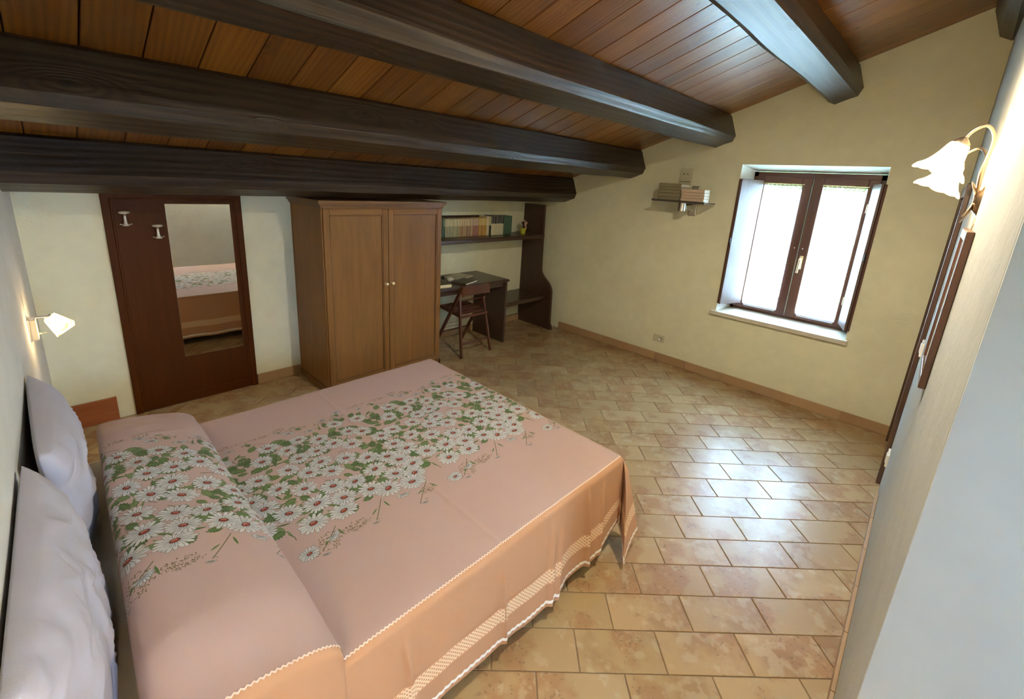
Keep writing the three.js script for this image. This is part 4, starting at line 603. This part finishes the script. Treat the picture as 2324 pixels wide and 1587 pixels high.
{
  // cloth coordinates: u along the bed from the pillows to the foot, v across from far (-) to near (+)
  const prof = [[0.004, 0.56], [0.008, 0.62], [0.02, 0.662], [0.06, 0.678], [0.18, 0.668], [0.26, 0.648], [0.32, 0.626], [0.362, 0.598], [0.387, 0.565], [0.393, 0.53], [0.390, 0.505], [0.392, 0.492], [0.402, YB], [0.44, YB], [0.6, YB], [XF, YB]];
  const curve = new THREE.CatmullRomCurve3(prof.map(([x, y]) => new THREE.Vector3(x, y, 0)), false, 'centripetal');
  // arc length table
  const tab = []; { let L = 0, last = null; for (let i = 0; i <= 1500; i++) { const p = curve.getPoint(i / 1500); if (last) L += Math.hypot(p.x - last.x, p.y - last.y); tab.push([L, p.x, p.y]); last = p; } }
  const LEN = tab[tab.length - 1][0];
  const along = (s) => { if (s <= 0) return [prof[0][0], prof[0][1]]; let a = 0, b = tab.length - 1; while (b - a > 1) { const m = (a + b) >> 1; tab[m][0] < s ? a = m : b = m; } const t = (s - tab[a][0]) / ((tab[b][0] - tab[a][0]) || 1); return [mix(tab[a][1], tab[b][1], t), mix(tab[a][2], tab[b][2], t)]; };
  const sFold = (() => { for (const [l, x] of tab) if (x >= 0.40) return l; })();
  const HW = (ZN - ZF) / 2, ZC = (ZN + ZF) / 2, DROP = 0.395, RD = 0.03;
  const wr = (x, z) => 0.0035 * (fbm(x * 3.1 + 2, z * 3.1 + 7, 3) - 0.5) + 0.0016 * (fbm(x * 14, z * 11, 2) - 0.5);
  function hang(d) { // distance past the edge -> [out, down], rounded shoulder
    const q = RD * Math.PI / 2; if (d <= 0) return [0, 0]; if (d < q) { const a = d / RD; return [RD * Math.sin(a), RD * (1 - Math.cos(a))]; } const e = d - q; return [RD + 0.10 * e, RD + e * 0.995];
  }
  function P(s, v) {
    const top = LEN - RD, hw = HW - RD, du = Math.max(0, s - top), dv = Math.max(0, Math.abs(v) - hw), sg = Math.sign(v) || 1;
    const [x0, y0] = along(Math.min(s, top)); const hump = clamp((y0 - YB) / 0.19, 0, 1);
    const vv = clamp(v, -hw, hw);
    let x = x0, y = y0, z = ZC + vv;
    y += wr(x, z) * 1.6 + 0.0028 * gauss(s - (0.995 + (sFold - 0.40)), 0.005);
    // soft roll of the hump along the bed width, a dip between the two pillows under the cloth
    y -= hump * (0.010 + 0.014 * gauss(vv - 0.02, 0.12)) - hump * 0.010 * (fbm(z * 2.3, 4.4, 2) - 0.5);
    x += (1 - sstep(s, 0, 0.3)) * -0.0265 * (z + 1.335); x += hump * 0.012 * (1 - gauss(s, 0.06)) * (fbm(z * 3.3 + 5, 1.1, 3) - 0.5) * 2;
    y += hump * 0.006 * (Math.pow(1 - Math.abs(2 * fbm(z * 5 + x * 1.4, x * 1.6 + 3, 3) - 1), 4) - 0.4);
    const sag = hump * 0.05 * sstep(Math.abs(vv) / hw, 0.72, 1.0); y -= sag;
    if (du > 0 && dv > 0) {
      // corner: the spare cloth folds into a flap that swings round to the near side, its tip low
      const r0 = Math.hypot(du, dv), ph = Math.atan2(dv, du) * 180 / Math.PI, r = r0 * (1 - 0.185 * Math.sin(2 * ph * Math.PI / 180) ** 2), [o, dn] = hang(r), q = dn / 0.45, k = sstep(r, 0.0, 0.1);
      const keys = [[0, o, 0], [20, o * (1 - k) + k * (0.035 + 0.03 * q), 0.03 + 0.12 * q], [48, -0.125 * Math.pow(q, 1.6) + o * 0.5 * (1 - k), 0.03 + 0.135 * Math.pow(q, 0.9)], [68, 0.05 * k, 0.028 + 0.004 * q], [90, 0, o]];
      let n = 0; while (n < 3 && ph > keys[n + 1][0]) n++;
      const f0 = (ph - keys[n][0]) / (keys[n + 1][0] - keys[n][0]), f = mix(f0, sm(f0), 0.6), cs = Math.cos(ph * Math.PI / 180) , cz = Math.sin(ph * Math.PI / 180);
      x += mix(o * cs, mix(keys[n][1], keys[n + 1][1], f), k); z += sg * mix(o * cz, mix(keys[n][2], keys[n + 1][2], f), k); y -= dn; return [x, y, z];
    }
    const fold = (t, d) => d * (0.085 * (fbm(t * 4.2 + 3, 0.7, 2) - 0.5) + 0.055 * (fbm(t * 9 + 7 + d * 1.1, 2.1, 2) - 0.5));
    if (dv > 0) { const [o, dn] = hang(dv); const t = x + 7 * (sg > 0 ? 0 : 1), A = sg > 0 ? 1 : 0.6;
      let f = A * fold(t, dv); if (sg > 0) for (const [c, a, sl] of [[0.575, .010, .05], [0.985, .012, .02], [1.29, .012, -.10], [1.36, .010, -.16], [1.53, .016, 0], [1.66, .008, -.08]]) f += 1.3 * a * gauss(x - c - sl * dv, 0.0085) * sstep(dv, 0.03, 0.16);
      const arch = sg > 0 ? 0.055 * sstep(x, 1.58, 1.8) * sstep(dv, 0.1, 0.4) : 0;
      z += sg * (o + f - 0.02 * hump * 0); y -= dn - 0.05 * (fbm(t * 2.6, 6.1, 2) - 0.5) * sstep(dv, 0.05, DROP) - arch; if (hump > 0) y += 0; return [x, y, z]; }
    if (du > 0) { const [o, dn] = hang(du); x += o + 0.7 * fold(z + 20, du); y -= dn; return [x, y, z]; }
    return [x, y, z];
  }
  const nrm = (s, v) => { const e = 0.004, a = P(s + e, v), b = P(s - e, v), c = P(s, v + e), d = P(s, v - e); const A = new THREE.Vector3(a[0] - b[0], a[1] - b[1], a[2] - b[2]), B = new THREE.Vector3(c[0] - d[0], c[1] - d[1], c[2] - d[2]); return B.cross(A).normalize(); };
  const uOf = (s) => (s < sFold - 0.05 ? s + (0.43 + prof[0][0] + 0.0) + 0.0 : s - sFold + 0.40);   // the pattern's phase: cloth is tucked at the foot of the pillows
  const S0 = 0, S1 = LEN + DROP, V1 = HW + DROP;
  function sheet(s0, s1, v0, v1, ns, nv, lift, uvf) {
    const pos = [], uv = [], idx = [];
    for (let i = 0; i <= ns; i++) for (let j = 0; j <= nv; j++) { const s = mix(s0, s1, i / ns), v = mix(v0, v1, j / nv), p = P(s, v); if (lift) { const n = nrm(s, v); p[0] += n.x * lift; p[1] += n.y * lift; p[2] += n.z * lift; } pos.push(...p); uv.push(...uvf(s, v)); }
    for (let i = 0; i < ns; i++) for (let j = 0; j < nv; j++) { const a = i * (nv + 1) + j, b = a + nv + 1; idx.push(a, a + 1, b, b, a + 1, b + 1); }
    const g = new THREE.BufferGeometry(); g.setAttribute('position', new THREE.Float32BufferAttribute(pos, 3)); g.setAttribute('uv', new THREE.Float32BufferAttribute(uv, 2)); g.setIndex(idx); g.computeVertexNormals(); return g;
  }
  const clothT = daisyTex(), coverMat = phy({ color: lin(0.64, 0.64, 0.66), map: clothT, bumpMap: withRepeat(weaveT, 8, 8), bumpScale: 0.0012, roughness: 0.85, sheen: 0.4, sheenColor: lin(0.8, 0.6, 0.55), sheenRoughness: 0.6, side: THREE.DoubleSide });
  const patUV = (s, v) => [uOf(s) / REP, 1 - ((ZC + v) - BAND_Z0) / BAND];
  const t = thing('coverlet', 'peach bedspread printed with a band of white daisies over the double bed', 'bedspread');
  const sCut = sFold - 0.05;
  const sEdge = LEN - RD + 0.012, vE = HW - RD + 0.012, pU1 = (s, v) => [(s + 0.43 + prof[0][0]) / REP, patUV(0, v)[1]], pU2 = (s, v) => [(s - sFold + 0.40) / REP, patUV(0, v)[1]], flat = (s, v) => [s, v];
  mesh('printed_top', mergeGeometries([sheet(S0, sCut, -vE, vE, 60, 200, 0, pU1), sheet(sCut, sEdge, -vE, vE, 190, 200, 0, pU2)]), coverMat, t);
  const sideMat = phy({ color: lin(0.52, 0.28, 0.15), bumpMap: withRepeat(weaveT, 8, 8), bumpScale: 0.0012, roughness: 0.85, sheen: 0.4, sheenColor: lin(0.8, 0.6, 0.5), sheenRoughness: 0.6, side: THREE.DoubleSide });
  mesh('side_drop', mergeGeometries([sheet(S0, sEdge, vE, V1, 480, 44, 0, flat), sheet(sEdge, S1, vE, V1, 60, 60, 0, flat)]), sideMat, t);
  mesh('side_drop', mergeGeometries([sheet(S0, sEdge, -V1, -vE, 200, 50, 0, flat), sheet(sEdge, S1, -V1, -vE, 60, 50, 0, flat)]), sideMat, t);
  mesh('foot_drop', sheet(sEdge, S1, -vE, vE, 50, 160, 0, flat), sideMat, t);
  const laceMat = std({ color: lin(0.92, 0.90, 0.86), map: withRepeat(laceT, 16, 1), roughness: 0.9, side: THREE.DoubleSide });
  const a0 = DROP - 0.135, a1 = DROP - 0.072;
  const bands = [sheet(S0 + 0.3, LEN - RD + a1, HW - RD + a0, HW - RD + a1, 190, 3, 0.0022, (s, v) => [s, (v - (HW - RD + a0)) / (a1 - a0)]), sheet(S0 + 0.3, LEN - RD + a1, -(HW - RD + a1), -(HW - RD + a0), 190, 3, 0.0022, (s, v) => [s, (v + (HW - RD + a1)) / (a1 - a0)]), sheet(LEN - RD + a0, LEN - RD + a1, -(HW - RD + a0), HW - RD + a0, 3, 150, 0.0022, (s, v) => [v, (s - (LEN - RD + a0)) / (a1 - a0)])];
  mesh('lace_band', mergeGeometries(bands), laceMat, t);
  // rickrack stitched along the top edge and scalloped edging along the hem
  function ribbon(path, w, wave, amp, lift, n) { const pos = [], idx = []; let k = 0; for (let i = 0; i <= n; i++) { const [s, v, ds, dv] = path(i / n), o = wave(i) * amp; for (const e of [-w / 2, w / 2]) { const S = s + ds * (e + o), Vv = v + dv * (e + o), p = P(S, Vv), q = nrm(S, Vv); pos.push(p[0] + q.x * lift, p[1] + q.y * lift, p[2] + q.z * lift); } if (i) idx.push(k - 2, k - 1, k, k, k - 1, k + 1); k += 2; } const g = new THREE.BufferGeometry(); g.setAttribute('position', new THREE.Float32BufferAttribute(pos, 3)); g.setIndex(idx); g.computeVertexNormals(); return g; }
  const trimMat = std({ color: lin(0.80, 0.62, 0.50), roughness: 0.9, side: THREE.DoubleSide }), edgeMat = std({ color: lin(0.9, 0.88, 0.82), roughness: 0.9, side: THREE.DoubleSide });
  const zig = (i) => (i % 2 ? 1 : -1);
  const hwv = HW - RD + 0.012;
  mesh('rickrack_trim', mergeGeometries([ribbon((q) => [mix(S0 + 0.05, LEN - RD + 0.01, q), hwv, 0, 1], 0.0045, zig, 0.0022, 0.0022, 300), ribbon((q) => [mix(S0 + 0.05, LEN - RD + 0.01, q), -hwv, 0, -1], 0.0045, zig, 0.0022, 0.0022, 300), ribbon((q) => [LEN - RD + 0.012, mix(-hwv, hwv, q), 1, 0], 0.0045, zig, 0.0022, 0.0022, 220)]), trimMat, t);
  const sc = (i) => Math.abs(Math.sin(i * 0.55));
  mesh('scalloped_edging', mergeGeometries([ribbon((q) => [mix(S0, S1, q), V1 - RD + 0.004, 0, 1], 0.013, sc, 0.006, 0.001, 520), ribbon((q) => [mix(S0, S1, q), -V1 + RD - 0.004, 0, -1], 0.013, sc, 0.006, 0.001, 520), ribbon((q) => [S1 - RD + 0.004, mix(-V1 + RD, V1 - RD, q), 1, 0], 0.013, sc, 0.006, 0.001, 380)]), edgeMat, t);
}
// pillows leaning against the wall
{
  const pm = phy({ color: lin(0.47, 0.45, 0.51), bumpMap: withRepeat(weaveT, 3, 3), bumpScale: 0.001, roughness: 0.9, sheen: 0.3, sheenColor: lin(0.8, 0.7, 0.7) });
  const pillow = (w, h, th, sd) => {   // x thickness, y height, z width
    const N = 60, pos = [], idx = [], uv = [];
    const edge = (a) => Math.pow(Math.max(0, 1 - Math.pow(Math.abs(a), 3.2)), 0.5);
    for (const side of [1, -1]) { const b = pos.length / 3; for (let i = 0; i <= N; i++) for (let j = 0; j <= N; j++) { const a = i / N * 2 - 1, c = j / N * 2 - 1; const pin = 1 - 0.055 * (1 - a * a) , pin2 = 1 - 0.055 * (1 - c * c); let t = (side > 0 ? th : 0.02) * Math.pow(edge(a) * edge(c), 0.85); const cr = 0.009 * (fbm(a * 2.2 + sd, c * 2.2 + sd * 3 + side, 4) - 0.5) + 0.010 * (Math.pow(1 - Math.abs(2 * fbm(a * 2.6 + c * 1.2 + sd * 2, c * 1.5 - a * 0.8 + sd, 3) - 1), 5) - 0.3) + 0.007 * Math.sin((a * 5 + c * 3 + 3 * fbm(a * 2 + sd, c * 2, 2)) * 3) * Math.pow(Math.max(Math.abs(a), Math.abs(c)), 3); t = Math.max(0, t + (side > 0 ? cr : 0) * edge(a) * edge(c) * 1.6); pos.push(side * t, c * h / 2 * pin, a * w / 2 * pin2); uv.push(a, c); }
      for (let i = 0; i < N; i++) for (let j = 0; j < N; j++) { const q = b + i * (N + 1) + j, r = q + N + 1; side > 0 ? idx.push(q, q + 1, r, r, q + 1, r + 1) : idx.push(q, r, q + 1, r, r + 1, q + 1); } }
    let g = new THREE.BufferGeometry(); g.setAttribute('position', new THREE.Float32BufferAttribute(pos, 3)); g.setAttribute('uv', new THREE.Float32BufferAttribute(uv, 2)); g.setIndex(idx); g.deleteAttribute('normal'); g = mergeVertices(g, 1e-5); g.computeVertexNormals(); return g;
  };
  const mk = (z, y, w, h, th, sd, l, lean, yaw) => { const t = thing('pillow', l, 'pillow', [xC(z) + 0.040, y, z]); t.rotation.set(0, yaw, lean); mesh('pillow_case', pillow(w, h, th, sd), pm, t); mesh('side_seam', tube([[0, -h / 2 * 0.9, w / 2 * 0.965], [0, 0, w / 2 * 0.94], [0, h / 2 * 0.9, w / 2 * 0.965]], 0.003, 16, 6), pm, t); };
  mk(-2.135, 0.69, 0.74, 0.43, 0.098, 1.3, 'far lilac-white pillow leaning on the wall under the lit bedside lamp', 0.05, 0.03);
  mk(-1.335, 0.685, 0.84, 0.42, 0.088, 4.1, 'near lilac-white pillow leaning on the wall closest to the camera', 0.12, -0.0265);
}

// ------------------------------------------------------------------ outside
{
  const g = struct('ground_outside', new THREE.CylinderGeometry(60, 60, 0.4, 48).translate(0, -3.4, 0), std({ color: lin(0.16, 0.2, 0.07), roughness: 1 })); 
  const t = thing('garden_tree', 'green leafy tree outside, glimpsed above the window curtains', 'tree', [10.5, -3.2, -2.0]);
  mesh('trunk', lathe([[0.22, 0], [0.17, 1], [0.14, 3], [0.1, 4.5], [0.0001, 4.6]], 12), std({ color: lin(0.1, 0.07, 0.045), roughness: 0.9 }), t);
  const lg = new THREE.CircleGeometry(0.12, 6).scale(0.6, 1, 1), lm = phy({ color: lin(0.16, 0.30, 0.06), roughness: 0.9, transmission: 0.4, thickness: 0, side: THREE.DoubleSide });
  const inst = new THREE.InstancedMesh(lg, lm, 2600), M = new THREE.Matrix4(), q = new THREE.Quaternion(), e = new THREE.Euler();
  for (let i = 0; i < 2600; i++) { const a = rr(0, 6.283), c = rr(-1, 1), r = 2.0 * Math.cbrt(rr(0.25, 1)), s = Math.sqrt(1 - c * c); q.setFromEuler(e.set(rr(0, 3), rr(0, 6), rr(0, 3))); M.compose(new THREE.Vector3(r * s * Math.cos(a), 5.2 + r * c * 0.9, r * s * Math.sin(a) * 1.2), q, new THREE.Vector3(1, 1, 1).multiplyScalar(rr(0.7, 1.5))); inst.setMatrixAt(i, M); }
  inst.name = 'foliage'; inst.userData.kind = 'stuff'; inst.castShadow = true; t.add(inst);
}
renderer.render(scene, camera);
